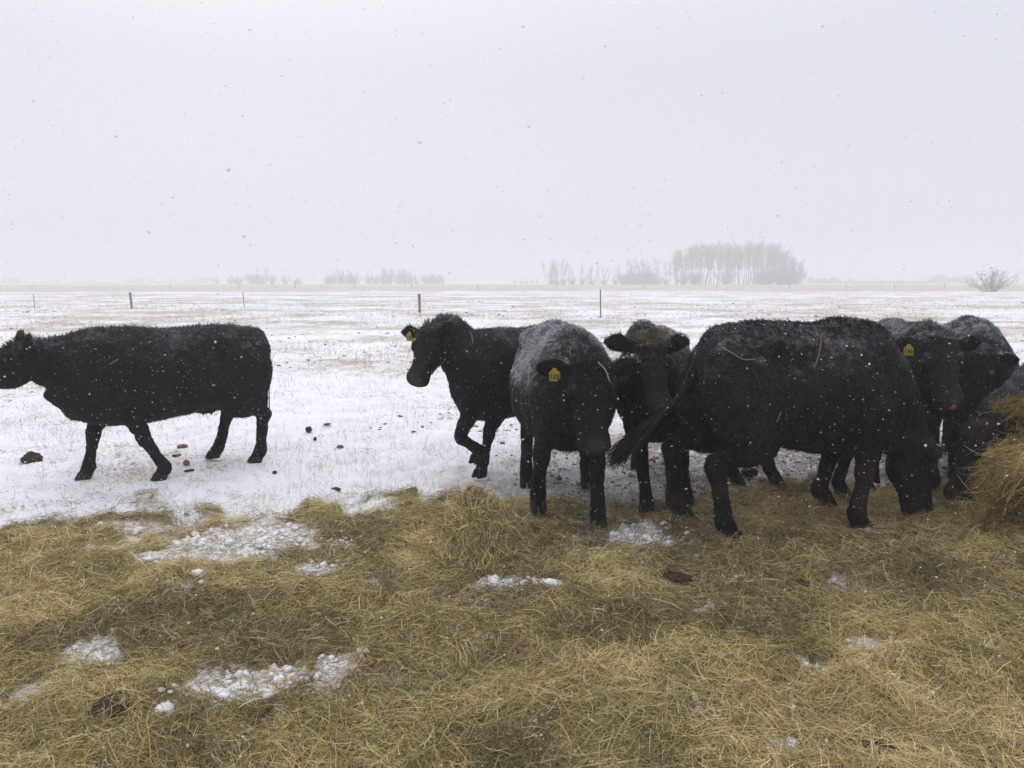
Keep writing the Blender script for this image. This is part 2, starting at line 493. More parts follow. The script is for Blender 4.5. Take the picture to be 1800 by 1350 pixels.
# torso rows: x, top z, bottom z, half width, z of widest (0..1), exponent
TORSO = np.array([
    [-0.90, 1.13, 0.92, 0.055, 2.2],
    [-0.86, 1.20, 0.80, 0.150, 2.2],
    [-0.78, 1.25, 0.72, 0.215, 2.3],
    [-0.64, 1.285, 0.64, 0.262, 2.5],
    [-0.46, 1.30, 0.59, 0.285, 2.6],
    [-0.28, 1.295, 0.545, 0.310, 2.5],
    [-0.08, 1.28, 0.50, 0.345, 2.35],
    [0.14, 1.275, 0.475, 0.350, 2.3],
    [0.34, 1.285, 0.465, 0.315, 2.3],
    [0.50, 1.30, 0.475, 0.270, 2.3],
    [0.64, 1.285, 0.51, 0.235, 2.3],
    [0.76, 1.23, 0.58, 0.195, 2.2],
    [0.86, 1.13, 0.68, 0.130, 2.1]])

def make_cow(name, label, loc, yaw, s, feet, head, snow=0.3, brown=0.0, seed=0, tail=None, tags=(), fat=1.0, belly=0.0,
             legs=None, furn=26000, lx=1.0, tsp=.09, hsc=1.10, lg=1.28, topexp=1.95, dirty=0.0, headbrown=0.0, udder=False, tongue=False, ears=(0, 0), bend=0.0, neck_drop=0.0, snow_side=0.0):
    """feet: dict FL,FR,HL,HR world points (z = hoof height); head: (poll xyz local, yaw, pitch, roll) relative to body"""
    root = empty('cow', (loc[0], loc[1], 0), yaw)
    tag(root, label, 'cow', 'black cows on the snowy pasture')
    cyw, syw = math.cos(yaw), math.sin(yaw)
    def L_(p):
        dx, dy = p[0] - loc[0], p[1] - loc[1]
        return np.array([dx * cyw + dy * syw, -dx * syw + dy * cyw, p[2]])
    meshes = []
    # torso ------------------------------------------------------
    low = float(sst(1.15, .55, head[0][2]))
    Q = catmull(TORSO, 4)
    rings = []
    for x, t, b, w_, e in Q:
        b = b - belly * math.exp(-((x + 0.05) / 0.4) ** 2)
        t = t - low * .24 * float(sst(.42, .86, x)); c = b + (t - b) * 0.50
        yb = bend * (x ** 2)
        rings.append((np.array([x * lx, yb, c]) * s, (0, 1, 0), (0, 0, 1), w_ * s * fat, (t - c) * s, (c - b) * s, (topexp, e)))
    meshes.append(ring_mesh(rings, 36))
    f, l, u = rotm(R(head[1]), R(head[2]), R(head[3]))
    poll = np.array(head[0], float)
    # neck -------------------------------------------------------
    poll = poll * 1.0
    n0 = np.array([0.36 * lx, 0.0, 0.92]) * s
    n1 = np.array([(0.60 - .07 * low) * lx, 0.0, 0.955 - .13 * low]) * s
    nk = poll - f * 0.02 * s - u * 0.13 * s
    n2 = nk - (f * 0.45 + unit(nk - n1) * 0.55) * 0.17 * s
    dr = neck_drop
    n2 = n2 - np.array([0, 0, dr * .5 * s])
    mid = (n1 + n2) / 2 + np.array([0, 0, -(0.01 + dr * .6) * s])
    meshes.append(tube([[*n0, .32 * s, .21 * s], [*n1, (.315 - .06 * low) * s, .20 * s], [*mid, (.255 + dr) * s, .170 * s], [*n2, (.200 + dr * .7) * s, .138 * s], [*nk, (.150 + dr * .4) * s, .115 * s]], 6, n=22, e=2.2))
    # crest muscle over the withers
    meshes.append(tube([[-.05 * s * lx, 0, 1.20 * s, .07 * s, .10 * s], [.33 * s * lx, 0, 1.22 * s, .085 * s, .13 * s], [*(n1 + [0, 0, (.20 - .05 * low) * s]), .10 * s, .10 * s], [*(mid + np.array([.03 * low * s, 0, (.12 - .03 * low) * s])), .09 * s, .08 * s], [*(nk + u * .02 * s), .08 * s, .075 * s]], 6, n=16))
    # brisket / dewlap
    br = np.array([0.70 * lx, 0, 0.64]) * s
    meshes.append(tube([[.42 * s * lx, 0, .55 * s, .09 * s, .13 * s], [*(br - [.08 * s, 0, 0]), .11 * s, .10 * s], [*br, .11 * s, .08 * s], [*(mid * .75 + n2 * .25 - np.array([0, 0, .13 * s])), .075 * s, .05 * s], [*(n2 - np.array([0, 0, .12 * s])), .06 * s, .045 * s], [*(nk + f * .05 * s - u * .10 * s), .05 * s, .04 * s]], 6, n=14))
    # head -------------------------------------------------------
    hs = s * hsc
    HD = [(-.085, .080, -.03, -.15), (-.04, .108, .034, -.19), (.02, .122, .052, -.215), (.09, .128, .040, -.245), (.16, .124, .018, -.255), (.23, .104, .000, -.232),
          (.30, .088, -.012, -.210), (.36, .085, -.018, -.202), (.415, .094, -.018, -.205), (.455, .094, -.026, -.198), (.484, .074, -.055, -.165)]
    rings = []
    for t, hw, top, bot in catmull(HD, 4):
        c = poll + f * t * hs + u * (top + bot) / 2 * hs
        hh = (top - bot) / 2 * hs
        rings.append((c, l, u, hw * hs, hh, hh, 2.5 - 0.3 * min(1, t / .5)))
    meshes.append(ring_mesh(rings, 28))
    # jaw / lower lip, cheeks, brow ridges, poll tuft bump
    meshes.append(tube([[*(poll + f * .12 * hs - u * .20 * hs), .045 * hs, .085 * hs], [*(poll + f * .30 * hs - u * .175 * hs), .035 * hs, .055 * hs], [*(poll + f * .42 * hs - u * .175 * hs), .03 * hs, .045 * hs], [*(poll + f * .455 * hs - u * .175 * hs), .016 * hs, .03 * hs]], 4, ref=l, n=12))
    for sd in (1, -1):
        e_ = poll + f * .155 * hs + l * sd * .108 * hs - u * .035 * hs
        meshes.append(tube([[*(e_ - f * .045 * hs), .016 * hs, .012 * hs], [*(e_ - f * .012 * hs + u * .012 * hs), .030 * hs, .024 * hs], [*(e_ + f * .025 * hs + u * .008 * hs), .026 * hs, .020 * hs], [*(e_ + f * .06 * hs), .012 * hs, .010 * hs]], 3, ref=l, n=10))
        ck = poll + f * .10 * hs + l * sd * .07 * hs - u * .15 * hs
        meshes.append(tube([[*(ck - f * .06 * hs), .05 * hs, .035 * hs], [*ck, .085 * hs, .05 * hs], [*(ck + f * .09 * hs), .06 * hs, .035 * hs]], 3, ref=l, n=12))
        ns = poll + f * .445 * hs + l * sd * .052 * hs - u * .06 * hs
        meshes.append(tube([[*(ns - f * .045 * hs), .025 * hs, .02 * hs], [*ns, .032 * hs, .026 * hs], [*(ns + f * .02 * hs), .02 * hs, .018 * hs]], 3, ref=l, n=10))
    # ears -------------------------------------------------------
    eartips = {}
    for sd, rot in ((1, ears[0]), (-1, ears[1])):
        a = R(rot)
        base = poll + f * .035 * hs + l * sd * .092 * hs - u * .025 * hs
        dirv = unit(l * sd * math.cos(R(22)) - f * math.sin(R(10)) - u * math.sin(R(12) - a))
        flat = unit(f * 0.75 + u * 0.65 - dirv * np.dot(f * .75 + u * .65, dirv))     # open side faces forward/up
        wide = np.cross(dirv, flat)
        E = [(0, .032, .030), (.04, .042, .026), (.09, .062, .019), (.13, .066, .016), (.165, .056, .015), (.198, .034, .013), (.215, .013, .010)]
        rings = []
        for t, ww, th in catmull(E, 3):
            rings.append((base + dirv * t * hs - np.array([0, 0, 1]) * (t / .2) ** 2 * .012 * hs, wide, flat, ww * hs, th * hs, th * hs * .9, 2.0))
        meshes.append(ring_mesh(rings, 14))
        eartips[sd] = (base, dirv, flat, wide)
    # legs -------------------------------------------------------
    hoofs = []
    legs = legs or {}
    for key, P in feet.items():
        sd = 1 if key[1] == 'L' else -1
        P = L_(P)
        o = legs.get(key, {})
        tilt = R(o.get('tilt', 0))
        if key[0] == 'F':
            sh = np.array([.50 * lx, sd * .15, 1.02]) * s
            el = np.array([.40 * lx, sd * .155, .68]) * s
            el = el + np.array([np.clip((P[0] - .45 * s) * .22, -.09, .09), 0, 0])
            fet = P + np.array(o.get('fet', (-.035, 0, .115))) * s
            if 'knee' in o:
                kn = L_(o['knee'])
            else:
                kn = el * .46 + fet * .54 + np.array([.035 * s, 0, 0])
                kn[2] = max(kn[2], P[2] + .33 * s)
            meshes.append(tube([[*(sh + [-.04 * s, -sd * .02 * s, .08 * s]), .09 * s, .05 * s], [*(sh + [0, sd * .015, -.06 * s]), .18 * s, .10 * s], [*(el + [.02 * s, sd * .01 * s, .08 * s]), .165 * s, .098 * s],
                                [*(el + [0, 0, -.06 * s]), .125 * s, .086 * s], [*((el + kn) / 2 + np.array([0, 0, -.01 * s])), .066 * s * lg, .056 * s * lg], [*(kn + [0, 0, .045 * s]), .048 * s * lg, .045 * s * lg]], 4))
            meshes.append(tube([[*(kn + [0, 0, .06 * s]), .046 * s * lg, .043 * s * lg], [*kn, .049 * s * lg, .046 * s * lg], [*(kn * .75 + fet * .25), .040 * s * lg, .038 * s * lg], [*(kn * .35 + fet * .65), .036 * s * lg, .035 * s * lg], [*fet, .045 * s * lg, .043 * s * lg],
                                [*(fet * .5 + P * .5 + np.array([0.004, 0, .02 * s])), .041 * s * lg, .041 * s * lg], [*(P + [0.0, 0, .03 * s]), .044 * s * lg, .045 * s * lg]], 4))
        else:
            hp = np.array([-.58 * lx, sd * .14, 1.02]) * s
            st = np.array([-.42 * lx, sd * .185, .69]) * s + np.array([np.clip((P[0] + .66 * s) * .25, -.08, .10), 0, 0])
            fet = P + np.array(o.get('fet', (-.045, 0, .115))) * s
            if 'hock' in o: hk = L_(o['hock'])
            else:
                lean = np.clip((P[0] + .66 * s) * .45, -.16, .16)
                hk = np.array([P[0] - (.095 + lean * .5) * s, P[1] * .75 + sd * .15 * s * .25, P[2] * .8 + .475 * s])
            meshes.append(tube([[*(hp + [-.04 * s, -sd * .02 * s, .12 * s]), .13 * s, .08 * s], [*(hp + [-.05 * s, 0, -.05 * s]), .26 * s, .12 * s], [*(hp * .45 + st * .45 + hk * .10 + np.array([-.09 * s, sd * .01 * s, -.04 * s])), .245 * s, .115 * s],
                                [*(st * .85 + hk * .15 + np.array([-.075 * s, 0, -.02 * s])), .180 * s, .098 * s], [*(st * .42 + hk * .58 + np.array([-.005 * s, 0, 0])), .102 * s * lg, .060 * s * lg], [*(hk * .85 + st * .15 + np.array([.0, 0, .01 * s])), .056 * s * lg, .042 * s * lg], [*hk, .052 * s * lg, .040 * s * lg]], 4))
            meshes.append(tube([[*(hk + [-.020 * s, 0, .06 * s]), .03 * s * lg, .03 * s * lg], [*(hk + [-.005 * s, 0, .0]), .060 * s * lg, .043 * s * lg], [*(hk * .75 + fet * .25), .045 * s * lg, .039 * s * lg], [*(hk * .35 + fet * .65), .039 * s * lg, .036 * s * lg], [*fet, .046 * s * lg, .043 * s * lg],
                                [*(fet * .5 + P * .5 + np.array([0.004, 0, .02 * s])), .042 * s * lg, .042 * s * lg], [*(P + [0.0, 0, .03 * s]), .045 * s * lg, .046 * s * lg]], 4))
        hoofs.append((P, fet, o))
    if udder:
        meshes.append(tube([[-.16 * s, 0, .60 * s, .05 * s, .06 * s], [-.30 * s, 0, .575 * s, .075 * s, .085 * s], [-.42 * s, 0, .60 * s, .08 * s, .10 * s]], 4))
        for tx, ty in ((-.29, .04), (-.29, -.04), (-.36, .045), (-.36, -.045)):
            meshes.append(tube([[tx * s, ty * s, .54 * s, .015 * s, .015 * s], [tx * s, ty * s, .48 * s, .010 * s, .010 * s]], 3, ref=(0, 1, 0.01), n=8))
    # tail -------------------------------------------------------
    if tail is None:
        tail = [(-.87, 0, 1.10), (-.925, 0.01, .95), (-.93, 0.02, .78), (-.92, .02, .60)]
    TP = [[-.74 * s * lx, 0, 1.25 * s, .035 * s, .04 * s], [-.84 * s * lx, 0, 1.21 * s, .036 * s, .036 * s]] + [[a * s * lx, b * s, c * s, .026 * s, .026 * s] for a, b, c in tail]
    TP[-1][3] = TP[-1][4] = .017 * s
    meshes.append(tube(TP, 5, n=10))
    # join, remesh ----------------------------------------------
    Vs = []; Fs = []; k = 0
    for V, F in meshes:
        Vs.append(V); Fs += [tuple(i + k for i in dict.fromkeys(q)) for q in F]; k += len(V)
    tmp = bpy.data.meshes.new('tmp'); tmp.from_pydata(np.vstack(Vs).tolist(), [], Fs)
    to = bpy.data.objects.new('tmp', tmp); scn.collection.objects.link(to)
    # every tube is closed; make each face outward
    import bmesh
    bm = bmesh.new(); bm.from_mesh(tmp); bmesh.ops.recalc_face_normals(bm, faces=bm.faces); bm.to_mesh(tmp); bm.free()
    md = to.modifiers.new('r', 'REMESH'); md.mode = 'VOXEL'; md.voxel_size = VOX
    dg = bpy.context.evaluated_depsgraph_get(); ev = to.evaluated_get(dg); me = ev.to_mesh()
    nv = len(me.vertices); co = np.empty(nv * 3, np.float32); me.vertices.foreach_get('co', co); co = co.reshape(-1, 3).astype(float)
    nf = len(me.polygons); lt = np.empty(nf, np.int32); me.polygons.foreach_get('loop_total', lt)
    lv = np.empty(len(me.loops), np.int32); me.loops.foreach_get('vertex_index', lv)
    ed = np.empty(len(me.edges) * 2, np.int32); me.edges.foreach_get('vertices', ed); ed = ed.reshape(-1, 2)
    assert (lt == 4).all()
    F = lv.reshape(-1, 4)
    ev.to_mesh_clear()
    bpy.data.objects.remove(to); bpy.data.meshes.remove(tmp)
    deg = np.bincount(ed.ravel(), minlength=nv)[:, None]
    def smooth(c, it, lam=0.6):
        for _ in range(it):
            a = np.zeros_like(c)
            for q in range(3):
                a[:, q] = np.bincount(ed[:, 0], c[ed[:, 1], q], nv) + np.bincount(ed[:, 1], c[ed[:, 0], q], nv)
            c = c + lam * (a / np.maximum(deg, 1) - c)
        return c
    # stronger smoothing on the barrel, lighter on head and feet
    big = smooth(co, 26 if VOX < .015 else 10)
    small = smooth(co, 4)
    hd = np.linalg.norm(co - (poll + f * .2 * hs), axis=1)
    k_ = sst(.30 * s, .50 * s, hd) * sst(.42 * s, .62 * s, co[:, 2])
    co = small * (1 - k_[:, None]) + big * k_[:, None]
    def normals(c):
        a, b, d_, e = (c[F[:, i]] for i in range(4))
        n = np.cross(d_ - a, e - b); N = np.zeros_like(c)
        for i in range(4):
            for q in range(3):
                N[:, q] += np.bincount(F[:, i], n[:, q], nv)
        return unit(N)
    N = normals(co)
    # nostrils
    for sd in (1, -1):
        np_ = poll + f * .474 * hs + l * sd * .052 * hs - u * .065 * hs
        dd = np.linalg.norm(co - np_, axis=1)
        co -= N * (0.016 * hs * np.exp(-(dd / (.017 * hs)) ** 2))[:, None]
    # anatomy relief: hooks, shoulder blade, flank hollow, ribs
    X, Y, Z = co[:, 0] / s / lx, co[:, 1] / s, co[:, 2] / s
    def bump(x, y, z, r, h):
        return h * np.exp(-(((X - x) ** 2 + (np.abs(Y) - y) ** 2 + (Z - z) ** 2) / r ** 2))
    relief = bump(-.47, .22, 1.17, .08, .040) + bump(-.84, .12, 1.08, .06, .018) - bump(-.33, .28, 1.08, .11, .022) - bump(-.66, .20, 1.16, .08, .012) + bump(.50, .18, 1.20, .10, .012) + bump(.62, .20, .85, .11, .016) - bump(.22, .30, 1.13, .12, .010) - bump(.30, .3, .70, .08, .012)
    relief = relief * 1.5 - bump(.34, .33, .95, .16, .014) - bump(-.30, .30, .72, .10, .020) - bump(-.60, .28, .90, .05, .010) + bump(-.62, .26, .98, .13, .014)
    co += N * (relief * s)[:, None]
    fur_l = fbm(co[:, 0] * 14 + seed, co[:, 1] * 14, co[:, 2] * 14, s=seed, o=3) - .5
    fur_s = fbm(co[:, 0] * 45 + seed, co[:, 1] * 45, co[:, 2] * 30, s=seed + 5, o=2) - .5
    calm = 1 - np.exp(-(np.linalg.norm(co - (poll + f * .42 * hs), axis=1) / (.20 * hs)) ** 2)
    co += N * ((fur_l * .020 + fur_s * .012) * calm)[:, None]
    N = normals(co)
    # colour -----------------------------------------------------
    def colour(P, Nn, jitter):
        n1_ = fbm(P[:, 0] * 6 + seed, P[:, 1] * 6, P[:, 2] * 6, s=seed + 9, o=3)
        n2_ = .5 * fbm(P[:, 0] * 30, P[:, 1] * 30 + seed, P[:, 2] * 18, s=seed + 11, o=3) + .5 * fbm(P[:, 0] * 85, P[:, 1] * 85 + seed, P[:, 2] * 60, s=seed + 12, o=2)
        base = np.array([.0078, .0074, .0080])[None] * (0.7 + 0.7 * n1_[:, None])
        br_ = np.clip(brown * sst(.50, .66, n1_) + dirty * sst(.62, .30, P[:, 2] / s) * sst(.35, .6, n1_), 0, 1)
        hdist = np.linalg.norm(P - poll, axis=1)
        br_ = np.clip(br_ + headbrown * sst(.19 * s, .04 * s, hdist) * sst(.30, .5, n1_ + .1), 0, 1)
        base = base * (1 - br_[:, None]) + np.array([.030, .018, .012])[None] * br_[:, None]
        up = Nn[:, 2]
        back = sst(.62, 1.05, P[:, 2] / s)
        patch = sst(.36, .66, n1_)
        am = snow * sst(.30, .85, up) * back * (.35 + .65 * patch) + snow_side * sst(-.25, .5, up) * sst(.75, 1.0, P[:, 2] / s) * sst(.35, .0, P[:, 0] - 0.35 * s)
        sn = np.clip(am * (0.25 + 1.5 * sst(.40, .68, n2_ + jitter * 1.6)), 0, .95)
        sn = sn * (1 - np.exp(-(np.linalg.norm(P - (poll + f * .3 * hs), axis=1) / (.25 * hs)) ** 2))
        return base, sn
    base, sn = colour(co, N, 0)
    col = base * (1 - sn[:, None] * .55) + np.array([.5, .5, .53])[None] * sn[:, None] * .55
    mz = np.exp(-(np.linalg.norm(co - (poll + f * .48 * hs - u * .085 * hs), axis=1) / (.075 * hs)) ** 4)
    muzz = np.array([.064, .054, .050])
    col = col * (1 - mz[:, None]) + muzz * mz[:, None]
    body = np_mesh('body', co, F, M_hide, root, color=col)
    # fur --------------------------------------------------------
    nh = int(furn * FUR)
    if nh > 10:
        a, b, c_, d_ = (co[F[:, i]] for i in range(4))
        area = np.linalg.norm(np.cross(c_ - a, d_ - b), axis=1)
        hz = co[F[:, 0], 2] / s
        wgt = area * (1.0 + 1.6 * sst(.95, 1.15, hz))
        fi = rng.choice(len(F), nh, p=wgt / wgt.sum())
        uu, vv = rng.random(nh)[:, None], rng.random(nh)[:, None]
        P = a[fi] * (1 - uu) * (1 - vv) + b[fi] * uu * (1 - vv) + c_[fi] * uu * vv + d_[fi] * (1 - uu) * vv
        Nn = unit(N[F[fi, 0]])
        flow = np.tile(np.array([[-.55, 0, -.75]]), (nh, 1))
        hdm = np.exp(-(np.linalg.norm(P - (poll + f * .15 * hs), axis=1) / (.3 * hs)) ** 2)[:, None]
        flow = flow * (1 - hdm) + (f * .2 - u * .3) * hdm
        wv = np.stack([fbm(P[:, 0] * 7, P[:, 1] * 7, P[:, 2] * 7, s=seed + 21 + q, o=2) - .5 for q in range(3)], -1)
        flow = flow + wv * 3.0 + rng.normal(0, .28, (nh, 3))
        flow = unit(flow - Nn * np.sum(flow * Nn, 1, keepdims=True))
        topm = sst(.6, .95, Nn[:, 2]) * sst(.9, 1.1, P[:, 2] / s)
        pollm = np.exp(-(np.linalg.norm(P - poll, axis=1) / (.10 * hs)) ** 2)
        und = sst(-.5, -.9, Nn[:, 2]) * sst(.4, .5, P[:, 2] / s)
        muz = np.exp(-(np.linalg.norm(P - (poll + f * .43 * hs - u * .09 * hs), axis=1) / (.14 * hs)) ** 4)
        lowleg = sst(.45, .35, P[:, 2] / s)
        ln = (.020 + .012 * topm + .022 * pollm + .008 * und - .004 * lowleg) * rng.uniform(.6, 1.35, nh) * (1 - .8 * muz)
        lift = .34 + .25 * topm + .5 * pollm + rng.uniform(-.12, .16, nh)
        stray = rng.random(nh) < .02
        ln = np.where(stray, ln * 1.8, ln)
        d1 = unit(flow * (1 - lift)[:, None] + Nn * lift[:, None])
        d2 = unit(flow * (1.15 - lift)[:, None] + Nn * (lift * .55)[:, None] + np.array([[0, 0, -.12]]))
        p0 = P - Nn * .003; p1 = p0 + d1 * ln[:, None] * .5; p2 = p1 + d2 * ln[:, None] * .5
        sdv = unit(np.cross(d1, Nn) + rng.normal(0, .25, (nh, 3)))
        base, sn = colour(P, Nn, rng.normal(0, .05, nh))
        hit = rng.random(nh) < (.15 + sn)
        sn = np.where(hit, sn, sn * .25)
        clump = .45 + 1.9 * sst(.35, .7, fbm(P[:, 0] * 16, P[:, 1] * 16, P[:, 2] * 11, s=seed + 33, o=3))[:, None]
        base = base * rng.uniform(.6, 1.6, (nh, 1)) * clump
        tipc = base * (1 - sn[:, None]) + np.array([.46, .46, .49])[None] * sn[:, None]
        base = base * (1 - .35 * sn[:, None]) + np.array([.5, .5, .52])[None] * .35 * sn[:, None]
        ribbons('fur', np.stack([p0, p1, p2], 1), rng.uniform(.0022, .0045, nh) * (1 + .25 * topm), sdv, M_fur, body, base, color_tip=tipc, tip=.2)
    # eyes -------------------------------------------------------
    for sd in (1, -1):
        e_ = poll + f * .158 * hs + l * sd * .116 * hs - u * .042 * hs
        a = np.linspace(0, math.pi, 9); rg = []
        for q in a:
            rg.append((e_ + l * sd * (-math.cos(q)) * .021 * hs, f, u, max(.0005, math.sin(q) * .021 * hs), max(.0005, math.sin(q) * .019 * hs), max(.0005, math.sin(q) * .019 * hs), 2))
        V, FF = ring_mesh(rg, 14)
        FF = np.array([q if len(set(q)) == 4 else (q[0], q[1], q[2], q[2]) for q in FF])
        tri = FF[:, 2] == FF[:, 3]
        np_mesh('eye', V, [FF[~tri], FF[tri][:, :3]], M_eye, body)
    # hooves: two claws each -------------------------------------
    for P, fet, o in hoofs:
        V = []; FF = []
        ax = unit(np.array([1.0, 0, 0]))
        up = unit(fet - P + np.array([.03, 0, 0])) if P[2] > .05 else np.array([0, 0, 1.])
        fx = unit(ax - up * np.dot(ax, up))
        if P[2] > .05:
            fx = unit(np.array([.35, 0, -.8]) - up * np.dot(np.array([.35, 0, -.8]), up))
        lt_ = np.cross(up, fx)
        for sd in (1, -1):
            c = P + lt_ * sd * .030 * s + fx * .012 * s
            rg = [(c + up * z_ * s + fx * (-z_ * .35) * s, lt_, fx, .028 * s * k1, .072 * s * k1, .052 * s * k1, 2.3) for z_, k1 in ((.0, .95), (.004, 1.0), (.03, .93), (.062, .84), (.075, .6))]
            v, ff = ring_mesh(rg, 12)
            FF += [tuple(i + len(V) for i in q) for q in ff]; V += v.tolist()
        FF = np.array(FF); tri = FF[:, 2] == FF[:, 3]
        np_mesh('hoof', np.array(V), [FF[~tri], FF[tri][:, :3]], M_hoof, body)
    # tail switch ------------------------------------------------
    tp = np.array([q[:3] for q in TP]); n_ = 420
    end = tp[-1]; dv = unit(tp[-1] - tp[-2]); L0 = .34 * s
    t0 = rng.uniform(-.5, .1, n_) * .22 * s
    st_ = end + dv * t0[:, None] + rng.normal(0, .012 * s, (n_, 3))
    sp = rng.normal(0, tsp, (n_, 3)) + np.array([0, 0, -.08])
    g = np.array([0, 0, -1.0])
    curl = rng.normal(0, .12, (n_, 3))
    pts = [st_]
    dcur = unit(dv + sp)
    for q in range(5):
        pts.append(pts[-1] + dcur * (L0 / 5 * rng.uniform(.7, 1.2, n_))[:, None]); dcur = unit(dcur + curl * (1 if q % 2 else -.4) + g * .06)
    sdv = unit(np.cross(dcur, rng.normal(0, 1, (n_, 3))))
    ribbons('tail_switch', np.stack(pts, 1), rng.uniform(.004, .009, n_), sdv, M_fur, body, np.tile([[.016, .013, .011]], (n_, 1)) * rng.uniform(.6, 1.6, (n_, 1)))
    # ear tags ---------------------------------------------------
    for sd, num, tw in tags:
        b_, dv_, fl_, wd_ = eartips[sd]
        at = b_ + dv_ * .105 * hs + fl_ * .022 * hs
        t_f, t_l, t_u = fl_, dv_ * sd, None
        nrm = unit(fl_ + l * tw)
        dn = unit(np.array([0, 0, -1.0]) - nrm * np.dot(np.array([0, 0, -1.0]), nrm))
        rt = np.cross(dn, nrm) * -1
        prof = [(-.010, 0), (.010, 0), (.014, .012), (.030, .024), (.030, .072), (.026, .078), (-.026, .078), (-.030, .072), (-.030, .024), (-.014, .012)]
        V = []
        for th in (.0022, -.0022):
            for x_, y_ in prof: V.append(at + rt * x_ * hs + dn * (y_ - .004) * hs + nrm * (th + .004 * math.sin(y_ * 30)))
        k = len(prof)
        Fq = [(i, (i + 1) % k, k + (i + 1) % k, k + i) for i in range(k)]
        me = bpy.data.meshes.new('ear_tag'); me.from_pydata([tuple(q) for q in V], [], Fq + [tuple(range(k))[::-1], tuple(range(k, 2 * k))])
        me.materials.append(M_tag); to = link(bpy.data.objects.new('ear_tag', me), body)
        to['label'] = 'yellow plastic ear tag with dark hand-written number'
        # stud
        cu = bpy.data.curves.new('tag_number', 'FONT'); cu.body = num; cu.size = .036 * hs; cu.align_x = 'CENTER'; cu.align_y = 'CENTER'; cu.extrude = .0006; cu.offset = .0008
        cu.resolution_u = 2
        tt = bpy.data.objects.new('tmp', cu); scn.collection.objects.link(tt)
        dg = bpy.context.evaluated_depsgraph_get(); dg.update(); m2 = bpy.data.meshes.new_from_object(tt.evaluated_get(dg))
        bpy.data.objects.remove(tt)
        m2.materials.clear(); m2.materials.append(M_ink)
        for v in m2.vertices:
            q = at + dn * .046 * hs + rt * v.co.x - dn * v.co.y + nrm * (.0052 + v.co.z + .004)
            v.co = q
        link(bpy.data.objects.new('number', m2), to)
    if tongue:
        c = poll + f * .46 * hs - u * .12 * hs
        tq = [[*(c - f * .02), .014, .022], [*(c + f * .022 + u * .005), .012, .024], [*(c + f * .034 + u * .035), .011, .022], [*(c + f * .026 + u * .062), .006, .012]]
        V, FF = tube(tq, 5, ref=l, n=12)
        FF = np.array([tuple(q) for q in FF]); tri = FF[:, 2] == FF[:, 3]
        o = np_mesh('tongue', V, [FF[~tri], FF[tri][:, :3]], M_tongue, body); o['label'] = 'pink tongue licking the nose'
    return root, body, dict(poll=poll, f=f, l=l, u=u, s=s)

def GZ(px, py, lift=0.0):
    p = G(px, py); p[2] = max(0.0, float(ground_z(p[0], p[1])) - .012) + lift
    return p

def PZ(x, y, lift=0.0):
    return np.array([x, y, max(0.0, float(ground_z(x, y)) - .012) + lift])

COWS = {}
# A: walking out of the picture to the left
COWS['A'] = make_cow('A', 'black cow walking left out of the picture, alone on the snow', (-3.00, 6.60), R(212), 0.985,
    dict(FL=GZ(283, 845), FR=GZ(150, 843), HL=GZ(450, 817), HR=PZ(-2.76, 6.98, .03)),
    ((.985, .02, 1.155), 6, -11, 0), neck_drop=.06, hsc=1.2, snow=.28, seed=3, udder=True, tail=[(-.865, 0.0, 1.08), (-.872, 0.01, .93), (-.862, .02, .78), (-.840, .03, .64)], tsp=.055, fat=.98, ears=(54, 54))
# B: behind, head turned to the left, one foreleg lifted
COWS['B'] = make_cow('B', 'black cow with raised foreleg and yellow ear tag, muzzle pointing left', (0.06, 7.00), R(232), 0.96,
    dict(FL=PZ(-.27, 6.44), FR=W(840, 811, 6.32), HL=PZ(.72, 7.45), HR=PZ(.35, 7.62)),
    ((1.00, -.14, 1.275), 13, -47, 0), snow=.22, seed=11, tags=((-1, '171', .6),), hsc=1.02,
    legs=dict(FR=dict(knee=W(811, 770, 6.2), fet=(-.02, 0, .09))), ears=(52, 10))
# C: coming at the camera with its head low, back white with snow
COWS['C'] = make_cow('C', 'black cow walking head-on with lowered head, its back grey with snow', (.38, 5.76), R(-86), 1.03,
    dict(FL=GZ(1052, 928), FR=W(946, 896, 5.22), HL=PZ(.62, 6.12), HR=PZ(.12, 6.12)),
    ((.86, .06, 1.145), 4, -62, 0), snow=.8, snow_side=1.0, seed=19, fat=1.10, belly=.03, tags=((-1, '172', -.2),), topexp=1.7, hsc=1.14,
    legs=dict(FR=dict(knee=W(952, 800, 5.12), fet=(-.02, 0, .10))), ears=(16, 12), furn=40000)
# D: facing the camera, hay on its head
COWS['D'] = make_cow('D', 'black cow facing the camera with hay on its matted brown forehead', (1.16, 6.12), R(-101), 0.98,
    dict(FL=GZ(1205, 900), FR=GZ(1136, 905), HL=PZ(1.50, 6.62), HR=PZ(1.12, 6.76)),
    ((.86, -.06, 1.27), 24, -52, 0), snow=.8, seed=23, headbrown=.9, ears=(10, 18), furn=26000, hsc=1.10)
# E: big one standing across the front, tail swinging, head down in the hay
COWS['E'] = make_cow('E', 'big black cow standing broadside in front, eating from the ground, tail swung left', (1.975, 5.06), R(15), 1.08,
    dict(FL=GZ(1447, 903), FR=GZ(1512, 932), HL=GZ(1196, 925), HR=GZ(1284, 950)),
    ((.87, -.10, .56), -14, -78, 0), snow=.34, seed=31, brown=.35, dirty=.5, fat=1.0, belly=.0, furn=40000, lx=.84, hsc=1.0,
    tail=[(-.90, .02, 1.08), (-.97, .05, .92), (-1.06, .10, .78), (-1.20, .17, .66)])
